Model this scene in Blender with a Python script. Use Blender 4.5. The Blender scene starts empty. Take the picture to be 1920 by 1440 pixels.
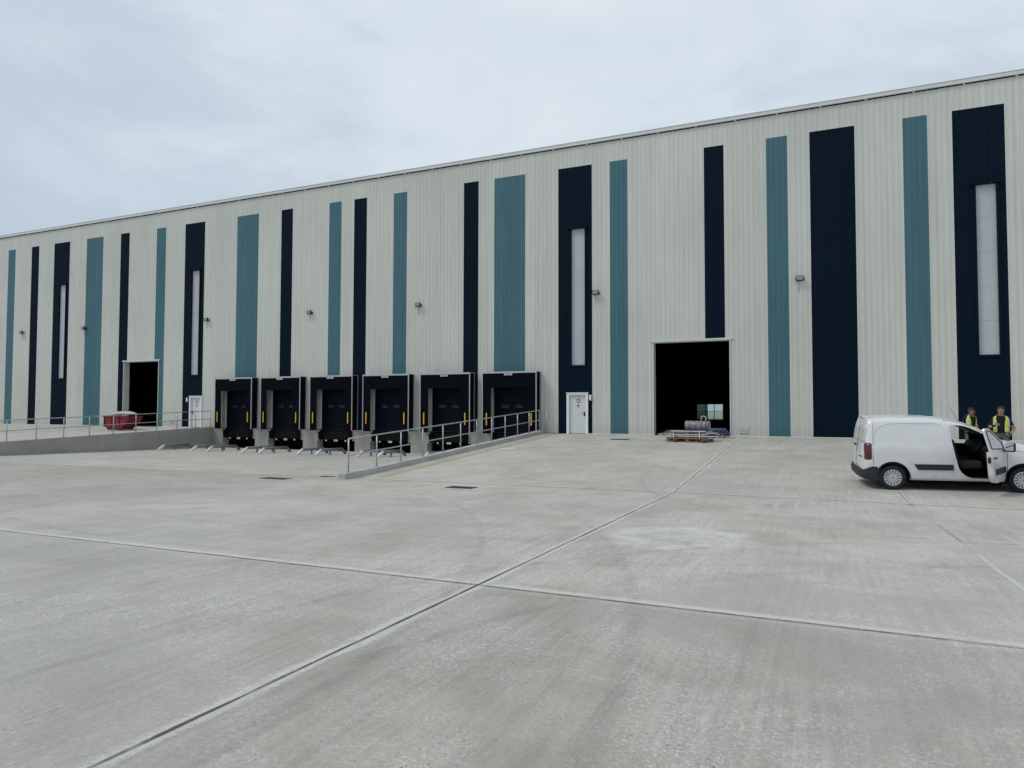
import bpy, bmesh, math, random
from mathutils import Vector, Matrix
random.seed(7)
R = math.radians
S = bpy.context.scene
COL = S.collection
YW = 34.115          # plane of the long facade
EYE = 1.245          # camera height over the floor of the hall (z = 0)
YV = 17.8            # valley line of the yard, where the aprons meet the yard slabs
XL, XR = -36.95, -13.45   # sides of the sunken dock well

# ------------------------------------------------------------------ helpers
def link(o, parent=None):
    COL.objects.link(o)
    if parent is not None: o.parent = parent
    return o
def tag(o, label=None, cat=None, group=None, kind=None):
    if label: o['label'] = label
    if cat: o['category'] = cat
    if group: o['group'] = group
    if kind: o['kind'] = kind
    return o
def empty(name, loc=(0, 0, 0), rz=0, label=None, cat=None, group=None):
    o = bpy.data.objects.new(name, None); o.empty_display_size = .2
    o.location = loc; o.rotation_euler = (0, 0, rz)
    link(o); tag(o, label, cat, group); return o

class MB:
    """collects shapes into one mesh"""
    def __init__(s): s.b = bmesh.new(); s.m = 0
    def face(s, pts):
        vs = [s.b.verts.new(p) for p in pts]
        f = s.b.faces.new(vs); f.material_index = s.m; return f
    def box(s, x0, y0, z0, x1, y1, z1, bev=0):
        m = Matrix.Translation(((x0+x1)/2, (y0+y1)/2, (z0+z1)/2)) @ Matrix.Diagonal((abs(x1-x0), abs(y1-y0), abs(z1-z0), 1))
        r = bmesh.ops.create_cube(s.b, size=1, matrix=m)
        fs = set(f for v in r['verts'] for f in v.link_faces)
        for f in fs: f.material_index = s.m
        if bev:
            es = list(set(e for v in r['verts'] for e in v.link_edges))
            bmesh.ops.bevel(s.b, geom=es, offset=bev, segments=2, affect='EDGES', profile=.5)
        return s
    def obox(s, m, sx, sy, sz, bev=0):
        r = bmesh.ops.create_cube(s.b, size=1, matrix=m @ Matrix.Diagonal((sx, sy, sz, 1)))
        fs = set(f for v in r['verts'] for f in v.link_faces)
        for f in fs: f.material_index = s.m
        if bev:
            es = list(set(e for v in r['verts'] for e in v.link_edges))
            bmesh.ops.bevel(s.b, geom=es, offset=bev, segments=2, affect='EDGES', profile=.5)
        return s
    def tube(s, pts, r, n=10, closed=False, caps=True):
        pts = [Vector(p) for p in pts]; k = len(pts); rings = []
        rr = r if isinstance(r, (list, tuple)) else [r]*k
        up = None
        for i, p in enumerate(pts):
            if closed: d = (pts[(i+1) % k]-pts[i-1]).normalized()
            elif i == 0: d = (pts[1]-p).normalized()
            elif i == k-1: d = (p-pts[-2]).normalized()
            else: d = ((pts[i+1]-p).normalized()+(p-pts[i-1]).normalized()).normalized()
            if up is None:
                up = Vector((0, 0, 1)) if abs(d.z) < .9 else Vector((1, 0, 0))
            a = d.cross(up)
            if a.length < 1e-4: a = d.orthogonal()
            a.normalize(); b = a.cross(d).normalized(); up = b
            rings.append([s.b.verts.new(p+(a*math.cos(t)+b*math.sin(t))*rr[i]) for t in [2*math.pi*j/n for j in range(n)]])
        for i in range(k if closed else k-1):
            A, B = rings[i], rings[(i+1) % k]
            for j in range(n):
                f = s.b.faces.new((A[j], A[(j+1) % n], B[(j+1) % n], B[j])); f.material_index = s.m; f.smooth = True
        if caps and not closed:
            for q in (rings[0][::-1], rings[-1]):
                f = s.b.faces.new(q); f.material_index = s.m
        return s
    def cyl(s, p, q, r, n=24): return s.tube([p, q], r, n)
    def prism(s, poly, y0, y1, axis='y'):
        """poly of (a,b) extruded along axis"""
        def P(a, b, c):
            return (a, c, b) if axis == 'y' else ((c, a, b) if axis == 'x' else (a, b, c))
        A = [s.b.verts.new(P(a, b, y0)) for a, b in poly]; B = [s.b.verts.new(P(a, b, y1)) for a, b in poly]
        n = len(poly)
        fs = [s.b.faces.new(A), s.b.faces.new(B[::-1])]
        for i in range(n): fs.append(s.b.faces.new((A[i], B[i], B[(i+1) % n], A[(i+1) % n])))
        for f in fs: f.material_index = s.m
        return s
    def build(s, name, mats, parent=None, smooth=None, bevel=0):
        bmesh.ops.recalc_face_normals(s.b, faces=s.b.faces)
        if bevel:
            es = [e for e in s.b.edges if len(e.link_faces) == 2 and e.calc_face_angle(0) > .6]
            bmesh.ops.bevel(s.b, geom=es, offset=bevel, segments=2, affect='EDGES', profile=.5)
        me = bpy.data.meshes.new(name); s.b.to_mesh(me); s.b.free()
        for m in (mats if isinstance(mats, (list, tuple)) else [mats]): me.materials.append(m)
        if smooth is not None:
            for p in me.polygons: p.use_smooth = True
            me.set_sharp_from_angle(angle=R(smooth))
        return link(bpy.data.objects.new(name, me), parent)

def copy_tree(o, parent=None):
    c = o.copy(); COL.objects.link(c)
    if parent is not None: c.parent = parent
    for ch in list(o.children): copy_tree(ch, c)
    return c

# ------------------------------------------------------------------ materials
def newmat(name):
    m = bpy.data.materials.new(name); m.use_nodes = True
    nt = m.node_tree; b = nt.nodes['Principled BSDF']
    return m, nt, b
def N(nt, t, **kw):
    n = nt.nodes.new(t)
    for k, v in kw.items():
        if k.startswith('i_'): n.inputs[k[2:].replace('_', ' ')].default_value = v
        else: setattr(n, k, v)
    return n
def mathn(nt, op, a, b=None, c=None, clamp=False):
    n = nt.nodes.new('ShaderNodeMath'); n.operation = op; n.use_clamp = clamp
    for i, v in enumerate((a, b, c)):
        if v is None: continue
        if isinstance(v, (int, float)): n.inputs[i].default_value = v
        else: nt.links.new(v, n.inputs[i])
    return n.outputs[0]
def coords(nt, scale=(1, 1, 1), src='Object'):
    tc = nt.nodes.new('ShaderNodeTexCoord'); mp = nt.nodes.new('ShaderNodeMapping')
    mp.inputs['Scale'].default_value = scale
    nt.links.new(tc.outputs[src], mp.inputs['Vector']); return mp.outputs[0]
def wcoords(nt, scale=(1, 1, 1)):
    g = nt.nodes.new('ShaderNodeNewGeometry'); mp = nt.nodes.new('ShaderNodeMapping')
    mp.inputs['Scale'].default_value = scale
    nt.links.new(g.outputs['Position'], mp.inputs['Vector']); return mp.outputs[0]
def noise(nt, vec, scale, detail=3, rough=.5, dist=0):
    n = nt.nodes.new('ShaderNodeTexNoise'); n.inputs['Scale'].default_value = scale
    n.inputs['Detail'].default_value = detail; n.inputs['Roughness'].default_value = rough
    n.inputs['Distortion'].default_value = dist
    nt.links.new(vec, n.inputs['Vector']); return n.outputs['Fac']
def ramp(nt, fac, stops):
    n = nt.nodes.new('ShaderNodeValToRGB'); e = n.color_ramp.elements
    while len(e) < len(stops): e.new(.5)
    for i, (p, c) in enumerate(stops):
        e[i].position = p; e[i].color = (c, c, c, 1) if isinstance(c, (int, float)) else (*c, 1)
    nt.links.new(fac, n.inputs[0]); return n.outputs[0]
def mixc(nt, fac, a, b, mode='MIX'):
    n = nt.nodes.new('ShaderNodeMix'); n.data_type = 'RGBA'; n.blend_type = mode
    for sock, v in ((n.inputs[0], fac), (n.inputs[6], a), (n.inputs[7], b)):
        if isinstance(v, (int, float)): sock.default_value = v
        elif isinstance(v, tuple): sock.default_value = (*v, 1)
        else: nt.links.new(v, sock)
    return n.outputs[2]
def bump(nt, h, b, strength=.3, dist=.01):
    n = nt.nodes.new('ShaderNodeBump'); n.inputs['Strength'].default_value = strength
    n.inputs['Distance'].default_value = dist
    nt.links.new(h, n.inputs['Height']); nt.links.new(n.outputs[0], b.inputs['Normal'])

def simple(name, col, rough=.5, metal=0, var=.12, scale=3, spec=.5, bmp=0):
    m, nt, b = newmat(name)
    n = noise(nt, coords(nt), scale, 4, .6)
    k = ramp(nt, n, [(.3, 1-var), (.7, 1+var*.6)])
    nt.links.new(mixc(nt, 1, col, k, 'MULTIPLY'), b.inputs['Base Color'])
    b.inputs['Roughness'].default_value = rough; b.inputs['Metallic'].default_value = metal
    b.inputs['Specular IOR Level'].default_value = spec
    if bmp: bump(nt, noise(nt, coords(nt), scale*12, 3, .6), b, bmp, .004)
    return m

def cladding_mat(name, col, rough=.45, dirt=.1, spec=.3):
    m, nt, b = newmat(name)
    w = wcoords(nt)
    streak = noise(nt, wcoords(nt, (2.2, 2.2, .12)), 2.0, 5, .65)
    big = noise(nt, w, .22, 3, .5)
    grime = noise(nt, wcoords(nt, (7, 7, .8)), 1.6, 5, .7)
    sx = nt.nodes.new('ShaderNodeSeparateXYZ'); nt.links.new(w, sx.inputs[0])
    pan = mathn(nt, 'FLOOR', mathn(nt, 'DIVIDE', sx.outputs[0], .925))
    wn = nt.nodes.new('ShaderNodeTexWhiteNoise'); wn.noise_dimensions = '1D'; nt.links.new(pan, wn.inputs['W'])
    c = mixc(nt, 1, col, ramp(nt, streak, [(.3, 1-dirt), (.65, 1.03)]), 'MULTIPLY')
    c = mixc(nt, 1, c, ramp(nt, big, [(.3, .95), (.7, 1.04)]), 'MULTIPLY')
    c = mixc(nt, 1, c, ramp(nt, wn.outputs[0], [(0, .965), (1, 1.03)]), 'MULTIPLY')
    low = ramp(nt, mathn(nt, 'ADD', sx.outputs[2], mathn(nt, 'MULTIPLY', grime, .8)), [(.3, .82), (1.0, 1)])
    c = mixc(nt, 1, c, low, 'MULTIPLY')
    # panel side laps: thin dark line at each cover width
    fr = mathn(nt, 'FRACT', mathn(nt, 'DIVIDE', sx.outputs[0], .925))
    lap = ramp(nt, fr, [(.0, .93), (.022, .93), (.03, 1)])
    c = mixc(nt, 1, c, lap, 'MULTIPLY')
    nt.links.new(c, b.inputs['Base Color'])
    nt.links.new(ramp(nt, grime, [(.3, rough-.07), (.7, rough+.15)]), b.inputs['Roughness'])
    b.inputs['Specular IOR Level'].default_value = spec
    return m

def concrete_mat(name, col, yard=False):
    m, nt, b = newmat(name)
    w = wcoords(nt)
    big = noise(nt, w, .16, 6, .62, .2)
    med = noise(nt, w, .9, 6, .62, .3)
    brush = noise(nt, wcoords(nt, (9, .35, 2)), 1.3, 6, .72)
    brush2 = noise(nt, wcoords(nt, (60, 1.2, 4)), 1.0, 4, .6)
    fine = noise(nt, w, 30, 4, .75)
    c = mixc(nt, 1, col, ramp(nt, big, [(.3, .90), (.5, 1), (.7, 1.07)]), 'MULTIPLY')
    c = mixc(nt, 1, c, ramp(nt, med, [(.38, .92), (.5, 1), (.62, 1.075)]), 'MULTIPLY')
    if yard:
        c = mixc(nt, 1, c, ramp(nt, brush, [(.38, .92), (.5, 1), (.62, 1.06)]), 'MULTIPLY')
        msk = ramp(nt, noise(nt, w, .35, 3, .6), [(.42, 0), (.6, 1)])
        c = mixc(nt, msk, c, mixc(nt, 1, c, ramp(nt, brush2, [(.3, .95), (.7, 1.05)]), 'MULTIPLY'))
        # fine laitance speckle, pale
        sp = ramp(nt, noise(nt, w, 36, 3, .8), [(.54, 0), (.61, 1)])
        spm = ramp(nt, noise(nt, w, .45, 6, .75), [(.40, .08), (.56, 1)])
        c = mixc(nt, mathn(nt, 'MULTIPLY', mathn(nt, 'MULTIPLY', sp, spm), .75), c, (.66, .65, .62))
        sp2 = ramp(nt, noise(nt, w, 17, 3, .8), [(.52, 0), (.60, 1)]); c = mixc(nt, mathn(nt, 'MULTIPLY', mathn(nt, 'MULTIPLY', sp2, spm), .30), c, (.62, .61, .58))
        # small dark pits gathered in patches
        vo = nt.nodes.new('ShaderNodeTexVoronoi'); vo.inputs['Scale'].default_value = 21; nt.links.new(w, vo.inputs['Vector'])
        pit = ramp(nt, vo.outputs['Distance'], [(.14, 1), (.24, 0)])
        pm = ramp(nt, noise(nt, w, .9, 7, .8), [(.51, 0), (.60, 1)])
        c = mixc(nt, mathn(nt, 'MULTIPLY', mathn(nt, 'MULTIPLY', pit, pm), .6), c, (.10, .10, .095))
        # pale abraded streaks along the brush direction
        ps = ramp(nt, noise(nt, wcoords(nt, (7, .5, 1)), 1.0, 8, .8, .3), [(.50, 0), (.64, 1)])
        psm = ramp(nt, noise(nt, w, .42, 4, .7), [(.45, 0), (.6, 1)])
        c = mixc(nt, mathn(nt, 'MULTIPLY', mathn(nt, 'MULTIPLY', ps, psm), .45), c, (.60, .59, .545))
        # smooth, slightly darker trowelled islands
        isl = ramp(nt, noise(nt, w, .28, 6, .65, .8), [(.52, 0), (.57, 1)])
        c = mixc(nt, mathn(nt, 'MULTIPLY', isl, .55), c, mixc(nt, 1, col, (.93, .945, .95), 'MULTIPLY'))
        # tyre scuffs, long and narrow, warped
        sc = ramp(nt, noise(nt, wcoords(nt, (1.6, .09, 1)), 1.1, 7, .75, 1.4), [(.57, 0), (.60, 1), (.64, 0)])
        c = mixc(nt, mathn(nt, 'MULTIPLY', sc, .10), c, (.13, .13, .13))
        # warm or cool drift of tone
        c = mixc(nt, ramp(nt, noise(nt, w, .09, 2, .5), [(.35, 0), (.65, .5)]), c, mixc(nt, 1, c, (.965, 1.0, 1.01), 'MULTIPLY'))
        at = nt.nodes.new('ShaderNodeAttribute'); at.attribute_name = 'slab_tone'
        c = mixc(nt, 1, c, at.outputs['Color'], 'MULTIPLY')
        # pale dried rings where something heavy has turned on the slab
        for (cx, cy, r0, a) in ((-2.0, 11.0, 1.0, .85), (.9, 11.3, .75, .35)):
            sb = nt.nodes.new('ShaderNodeVectorMath'); sb.operation = 'DISTANCE'
            nz = nt.nodes.new('ShaderNodeTexNoise'); nz.inputs['Scale'].default_value = 1.2; nz.inputs['Detail'].default_value = 5; nt.links.new(w, nz.inputs['Vector'])
            wv = nt.nodes.new('ShaderNodeVectorMath'); wv.operation = 'ADD'; nt.links.new(w, wv.inputs[0]); nt.links.new(nz.outputs['Color'], wv.inputs[1])
            nt.links.new(wv.outputs[0], sb.inputs[0]); sb.inputs[1].default_value = (cx+.5, cy+.5, -.2)
            rg = ramp(nt, sb.outputs['Value'], [(0, .7), (min(.99, (r0-.35)/3), .75), (min(.99, r0/3), 1), (min(1, (r0+.3)/3), 0)])
            sb2 = mathn(nt, 'DIVIDE', sb.outputs['Value'], 3)
            nt.links.new(sb2, rg.node.inputs[0])
            c = mixc(nt, mathn(nt, 'MULTIPLY', mathn(nt, 'MULTIPLY', rg, ramp(nt, noise(nt, w, 2.6, 8, .8), [(.40, .05), (.56, 1)])), a), c, (.60, .59, .55))
    g2 = noise(nt, w, 120, 3, .8)
    c = mixc(nt, 1, c, ramp(nt, g2, [(.38, .92), (.62, 1.08)]), 'MULTIPLY')
    nt.links.new(mixc(nt, 1, c, ramp(nt, fine, [(.38, .935), (.62, 1.065)]), 'MULTIPLY'), b.inputs['Base Color'])
    b.inputs['Roughness'].default_value = .85; b.inputs['Specular IOR Level'].default_value = .25
    bump(nt, mathn(nt, 'ADD', fine, mathn(nt, 'MULTIPLY', brush2 if yard else med, .8)), b, .35, .006)
    return m

def worn_paint(name, col, lo=.45, hi=.62, amount=.8, feather=0):
    m, nt, b = newmat(name)
    w = wcoords(nt)
    a = ramp(nt, noise(nt, w, 2.2, 8, .8), [(lo, 0), (hi, amount)])
    if feather:
        at = nt.nodes.new('ShaderNodeAttribute'); at.attribute_name = 'edge'
        hf = noise(nt, w, 26, 4, .8)
        e = mathn(nt, 'ADD', at.outputs['Fac'], mathn(nt, 'MULTIPLY', mathn(nt, 'SUBTRACT', hf, .5), 1.1))
        a = mathn(nt, 'MULTIPLY', a, ramp(nt, e, [(.25, 0), (.25+feather, 1)]))
    nt.links.new(a, b.inputs['Alpha'])
    b.inputs['Base Color'].default_value = (*col, 1); b.inputs['Roughness'].default_value = .8
    b.inputs['Specular IOR Level'].default_value = .2
    return m

M = {}
M['cream'] = cladding_mat('cream_cladding', (.565, .575, .525), dirt=.08)
M['teal'] = cladding_mat('teal_cladding', (.064, .155, .185), .5, .10, .2)
M['navy'] = cladding_mat('navy_cladding', (.0024, .0100, .0215), .6, .10, .06)
M['trim'] = simple('pale_trim', (.62, .64, .61), .4, var=.06)
M['navytrim'] = simple('navy_trim', (.0022, .008, .016), .6, var=.1, spec=.08)
M['fascia'] = simple('fascia_metal', (.62, .64, .63), .4, var=.06, scale=.6)
M['dark'] = simple('shade_black', (.006, .006, .007), .9, spec=.05)  # near-black standing in for shade in the eaves gap and dock pits
M['interior'] = simple('hall_interior_shade', (.03, .03, .032), .9, spec=.1)  # near-black colour carries the darkness of the unlit hall
M['hallfloor'] = simple('hall_floor', (.05, .052, .055), .8, scale=.4, spec=.15)  # grey floor coloured nearly black to hold the hall's shade
M['yard'] = concrete_mat('yard_concrete', (.412, .393, .350), True)
M['concrete'] = concrete_mat('wall_concrete', (.35, .34, .31))
M['kerbc'] = concrete_mat('kerb_concrete', (.43, .43, .42))
M['jointedge'] = worn_paint('joint_edge', (.66, .65, .60), .16, .46, .75, .42)
M['groove'] = worn_paint('joint_groove', (.09, .08, .068), .28, .52, .9)
M['seam'] = worn_paint('joint_hairline', (.09, .085, .08), .30, .6, .8)
M['yellow_worn'] = worn_paint('worn_yellow_paint', (.66, .47, .12), .34, .58, .9, .3)
M['cream_worn'] = worn_paint('worn_dust', (.60, .55, .40), .30, .62, .6, .3)
M['white_worn'] = worn_paint('worn_white_paint', (.8, .8, .76), .36, .55, .8)
M['galv'] = simple('galvanised_steel', (.42, .45, .47), .42, .55, .18, 9)
M['galvp'] = simple('galvanised_bar_shaded', (.17, .20, .22), .6, .1, .15, 6, .3)  # darker than the other steel: the rail's shaded side put into the colour
M['nosep'] = simple('guide_nose_lit', (.66, .68, .68), .5, 0, .12, 8)  # paler than the rail: skylight on the slanted end put into the colour
M['alu'] = simple('aluminium_profile', (.50, .50, .51), .35, .5, .06)
M['fabric'] = simple('black_fabric', (.0028, .0042, .0065), .85, 0, .25, 2.5, .06, .1)
M['rubber'] = simple('black_rubber', (.004, .004, .005), .85, 0, .2, 8, .08)
M['yellow'] = simple('yellow_strip', (.78, .42, .04), .5, 0, .1)
M['dockdoor'] = simple('navy_dock_door', (.0016, .0055, .012), .6, 0, .1, 1, .1)
M['white'] = simple('white_plastic', (.8, .8, .8), .4, 0, .03)
M['doorwhite'] = simple('door_paint', (.62, .64, .63), .45, 0, .05, 2)
M['red'] = simple('sign_red', (.45, .02, .02), .4)
M['blue'] = simple('sign_blue', (.02, .12, .42), .4)
M['black'] = simple('black_metal', (.006, .006, .007), .7, spec=.12)
M['grate'] = simple('cast_iron', (.06, .06, .06), .6, .5, .3, 12)
M['glasspanel'] = simple('translucent_panel', (.455, .47, .50), .45, 0, .07, .8)
M['dockpane'] = simple('dim_dock_pane', (.02, .03, .045), .3, spec=.2)
M['lampglass'] = simple('lamp_glass', (.34, .36, .36), .12, 0, .1, 4)

# ------------------------------------------------------------------ terrain
def valley(X): return -.85+.0055*min(0, max(X, -60)+3.5)
def gout(X, Y):
    v = valley(X)
    if Y >= YW: return 0.
    if X <= XL+.01:
        if Y > 20.5: return -.036*(YW-Y)
        if Y > 12:
            t = (Y-12)/8.5; t = t*t*(3-2*t)
            a = -.575+(v+.575)*min(1, Y/YV)
            return a*(1-t)+(-.036*(YW-20.5))*t
    if Y > YV: return v*(YW-Y)/(YW-YV)
    if Y < 0: return -.575
    return -.575+(v+.575)*(Y/YV)
def gwell(X, Y):
    if Y <= YV: return gout(X, Y)
    return valley(X)+(-1.28-valley(X))*(Y-YV)/(YW-YV)
def ground(X, Y):
    return gwell(X, Y) if XL < X < XR else gout(X, Y)

def make_ground():
    bm = bmesh.new()
    xs = sorted(set([-14.3, -420, -300, -220, -160, -120, -90, -75, -66, -60, -54, -48, -44, -40, XL, -33, -29, -25, -21, -17.5, XR, -12, -10, -8, -6, -3.45, -2, 0, 1.88, 4, 6, 8, 10, 12.7, 16, 24, 40, 70, 120, 200, 320, 420]))
    ys = [-400, -200, -100, -50, -25, -12, -6, -3, 0, 1.5, 3, 4.5, 6.75, 8, 9.5, 11, 12, 12.7, 14, 15.5, 17, YV, 19, 20.5, 22, 24, 26, 28, 30, 32, YW, 36, 60, 100, 200, 420]
    lay = bm.faces.layers  # tone written as a corner colour
    colr = bm.loops.layers.color.new('slab_tone')
    cache = {}
    def V(i, j, w):
        X, Y = xs[i], ys[j]
        w = w and Y > YV and Y <= YW
        k = (i, j, w)
        if k not in cache: cache[k] = bm.verts.new((X, Y, gwell(X, Y) if w else gout(X, Y)))
        return cache[k]
    def tone(X, Y):
        cx = sum(X > a for a in (-25.1, -14.3, -3.45, 1.88, 12.7, 24)); cy = sum(Y > a for a in (-4, 6.75, YV))
        if cx >= 4 or cx == 4: cy += 10*(Y > 12.7)
        if XL < X < XR and Y > YV: return 1.06
        if X < -14.3 and 6.75 < Y < YV: return .94
        rnd = random.Random(cx*31+cy*7+5)
        return {0: .97, 1: 1.03, 2: .99, 3: 1.02}[rnd.randrange(4)]*(.96 if (X > -3.45 and Y < 6.75) else 1)
    for i in range(len(xs)-1):
        for j in range(len(ys)-1):
            w = xs[i] >= XL-1e-6 and xs[i+1] <= XR+1e-6 and ys[j] >= YV-1e-6 and ys[j+1] <= YW+1e-6
            q = [V(i, j, w), V(i+1, j, w), V(i+1, j+1, w), V(i, j+1, w)]
            f = bm.faces.new(q); t = tone((xs[i]+xs[i+1])/2, (ys[j]+ys[j+1])/2)
            for l in f.loops: l[colr] = (t, t, t, 1)
    me = bpy.data.meshes.new('ground'); bm.to_mesh(me); bm.free(); me.materials.append(M['yard'])
    o = link(bpy.data.objects.new('ground', me)); tag(o, kind='structure'); return o
make_ground()

def strip(mb, p, q, w, dz=.004, step=.5, wob=0, g=None, shift=0):
    """ribbon on the ground from p to q (x, y); the corner colour 'edge' is 1 on its middle line and 0 at its rims"""
    g = g or ground
    lay = mb.b.loops.layers.color.get('edge')
    if lay is None: lay = mb.b.loops.layers.color.new('edge')
    p, q = Vector(p), Vector(q); L = (q-p).length; n = max(1, int(L/step)); d = (q-p)/L; s = Vector((-d.y, d.x))
    prev = None
    rnd = random.Random(int(L*100))
    ts = sorted(set([i/n for i in range(n+1)]+[t for t in [((YV-p.y)/(q.y-p.y)) if abs(q.y-p.y) > 1e-6 else -1] if 0 < t < 1]))
    for t in ts:
        c = p+(q-p)*t+s*((rnd.uniform(-wob, wob) if wob else 0)+shift)
        ww = w*(1+(rnd.uniform(-.3, .3) if wob else 0))
        cur = [mb.b.verts.new((v.x, v.y, max(g(v.x, v.y), g(c.x, c.y)-.02)+dz)) for v in (c+s*ww/2, c, c-s*ww/2)]
        if prev:
            for k in (0, 1):
                f = mb.b.faces.new((prev[k], prev[k+1], cur[k+1], cur[k]))
                for l in f.loops: e = 1. if l.vert in (prev[1], cur[1]) else 0.; l[lay] = (e, e, e, 1)
        prev = cur

lines_main = [((-3.50, -12), (-3.40, YW-.1), .026), ((-90, 6.62), (30, 6.95), .016)]
lines_thin = [((1.70, 19.6), (1.80, 17.2), .015), ((1.87, 14.4), (1.94, 12.6), .013), ((-60, YV), (12, YV), .028), ((.6, 12.62), (24, 12.75), .014),
              ((12.7, -6), (12.7, YW-.1), .02), ((-90, -4), (40, -4), .025), ((-14.3, -12), (-14.3, YV-.3), .02),
              ((-25.1, -12), (-25.1, YV-.3), .018)]
def arc(mb, c, r0, a0, a1, w):
    n = 40; P_ = [(c[0]+r0*math.cos(a0+(a1-a0)*k/n), c[1]+r0*math.sin(a0+(a1-a0)*k/n)) for k in range(n+1)]
    lay = mb.b.loops.layers.color.get('edge')
    if lay is None: lay = mb.b.loops.layers.color.new('edge')
    prev = None
    for k, (x, y) in enumerate(P_):
        a = a0+(a1-a0)*k/n; d = Vector((math.cos(a), math.sin(a)))
        cur = [mb.b.verts.new((x+d.x*o_, y+d.y*o_, ground(x+d.x*o_, y+d.y*o_)+.006)) for o_ in (-w/2, 0, w/2)]
        if prev:
            for j in (0, 1):
                f = mb.b.faces.new((prev[j], prev[j+1], cur[j+1], cur[j]))
                for l in f.loops: e = 1. if l.vert in (prev[1], cur[1]) else 0.; l[lay] = (e, e, e, 1)
        prev = cur
M['tyremark'] = worn_paint('tyre_mark', (.10, .10, .098), .36, .66, .10, .5)
mt = MB()
for c, r0, a0, a1 in (((6, 2), 9.5, R(95), R(175)), ((6, 2), 11.2, R(95), R(175)), ((-9, 24), 15, R(250), R(300)), ((-9, 24), 16.8, R(250), R(300)), ((-20, 2), 17, R(-10), R(48)), ((-20, 2), 18.9, R(-10), R(48)), ((5, 22), 10, R(190), R(255))): arc(mt, c, r0, a0, a1, .26)
tag(mt.build('tyre_marks', M['tyremark']), kind='structure')
me_, mg = MB(), MB()
for p, q, w in lines_main:
    strip(me_, p, q, .36 if p[1] < 0 else .24, .004, .7, .01, None, 0 if p[1] < 0 else .075); strip(mg, p, q, w, .008, .35, .004)
strip(me_, (-60, YV+.05), (12, YV+.05), .16, .004, .8, .012)
strip(me_, (1.95, 11.5), (2.02, 8.6), .12, .004, .4, .02)
strip(me_, (-14.3, -8), (-14.3, YV-.3), .22, .004, .8, .02)
ms = MB()
for p, q, w in lines_thin: strip(ms, p, q, w, .008, .5, .005)
tag(me_.build('slab_joint_edges', M['jointedge']), kind='structure')
tag(mg.build('slab_joint_groove', M['groove']), kind='structure')
tag(ms.build('slab_joint_hairline', M['seam']), kind='structure')
my = MB(); strip(my, (-12.6, 18.3), (-12.6, 33), .11, .012, .6, .01)
strip(my, (-70, 17.30), (-12.5, 17.15), .09, .012, .6, .01, gout)
tag(my.build('yellow_line', M['yellow_worn']), kind='structure')
mc = MB(); strip(mc, (-70, 17.45), (-11.5, 17.45), .55, .004, .7, 0, gout); strip(mc, (-12.6, 18), (-12.6, 33), .5, .004)
tag(mc.build('dusty_band', M['cream_worn']), kind='structure')
mw = MB(); strip(mw, (-26.3, 16.9), (-25.3, 16.9), .16, .016); strip(mw, (-12.3, 26.4), (-11.7, 26.8), .3, .016)
tag(mw.build('white_mark', M['white_worn']), kind='structure')

# ------------------------------------------------------------------ facade cladding
P = .925/4; DEP = .011
PX = [(0, 0), (.118, 0), (.140, DEP), (.205, DEP), (P, 0)]
def prof(x):
    t = x % P
    for (a, ha), (b, hb) in zip(PX, PX[1:]):
        if t <= b: return ha+(hb-ha)*(t-a)/(b-a) if b > a else ha
    return 0
def panel(mb, x0, x1, z0, z1, y=YW, seg=1):
    xs = [x0, x1]; k = math.floor(x0/P)-1
    while k*P < x1+P:
        for a, _ in PX[:-1]:
            v = k*P+a
            if x0+1e-4 < v < x1-1e-4: xs.append(v)
        k += 1
    xs.sort(); lo = [mb.b.verts.new((x, y-prof(x), z0)) for x in xs]; hi = [mb.b.verts.new((x, y-prof(x), z1)) for x in xs]
    for i in range(len(xs)-1): mb.b.faces.new((lo[i], lo[i+1], hi[i+1], hi[i]))

W1, W2, ZS, ZT = .925, 1.85, 13.96, 15.01
teal = [(-59.6, W1), (-50.1, W2), (-42.65, W1), (-35.1, W2), (-27.55, W1), (-22.85, W1), (-16.28, W2), (-9.74, W1), (-2.2, W1), (3.4, W1), (10.9, W1), (16.5, W2), (-66.5, W2)]
navy = [(-56.63, W1), (-53.87, W2), (-46.37, W1), (-39.85, W2), (-31.35, W1), (-25.68, W1), (-18.18, W1), (-12.54, W2), (-5.04, W1), (-.33, W2), (5.24, W2), (13.5, W1), (-63, W1)]
DC = [-34.65+3.905*i for i in range(6)]        # centres of the six docks
WIN = [(-53.10, -52.37), (-39.15, -38.42), (-11.82, -11.08), (6.03, 6.75)]
holes = [(-7.57, -3.88, 0, 4.60), (-45.75, -42.15, 0, 4.63), (-12.07, -10.91, 0, 2.07), (-39.15, -38.0, 0, 2.07)]
holes += [(a, b, 3.55, 10.68) for a, b in WIN] + [(c-1.12, c+1.12, 0, 2.55) for c in DC]
X0, X1 = -78., 26.
BLD = empty('warehouse', (0, 0, 0), 0, 'long cream clad warehouse with teal and navy vertical stripes behind the yard', 'warehouse')
def zspans(x0, x1, z0, z1):
    hs = sorted([(h[2], h[3]) for h in holes if h[0] < (x0+x1)/2 < h[1]])
    out = []; z = z0
    for a, b in hs:
        if a > z: out.append((z, min(a, z1)))
        z = max(z, b)
    if z < z1: out.append((z, z1))
    return [s for s in out if s[1]-s[0] > 1e-4]
hx = sorted(set([v for h in holes for v in h[:2]]))
def cuts(a, b): return [a]+[v for v in hx if a+1e-4 < v < b-1e-4]+[b]
def stripe(x, w, name, mat):
    mb = MB(); c = cuts(x, x+w)
    for a, b in zip(c, c[1:]):
        for z0, z1 in zspans(a, b, .02, ZS): panel(mb, a, b, z0, z1)
    return mb.build(name, mat, BLD)
for x, w in teal: stripe(x, w, 'teal_stripe', M['teal'])
for x, w in navy: stripe(x, w, 'navy_stripe', M['navy'])
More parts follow.
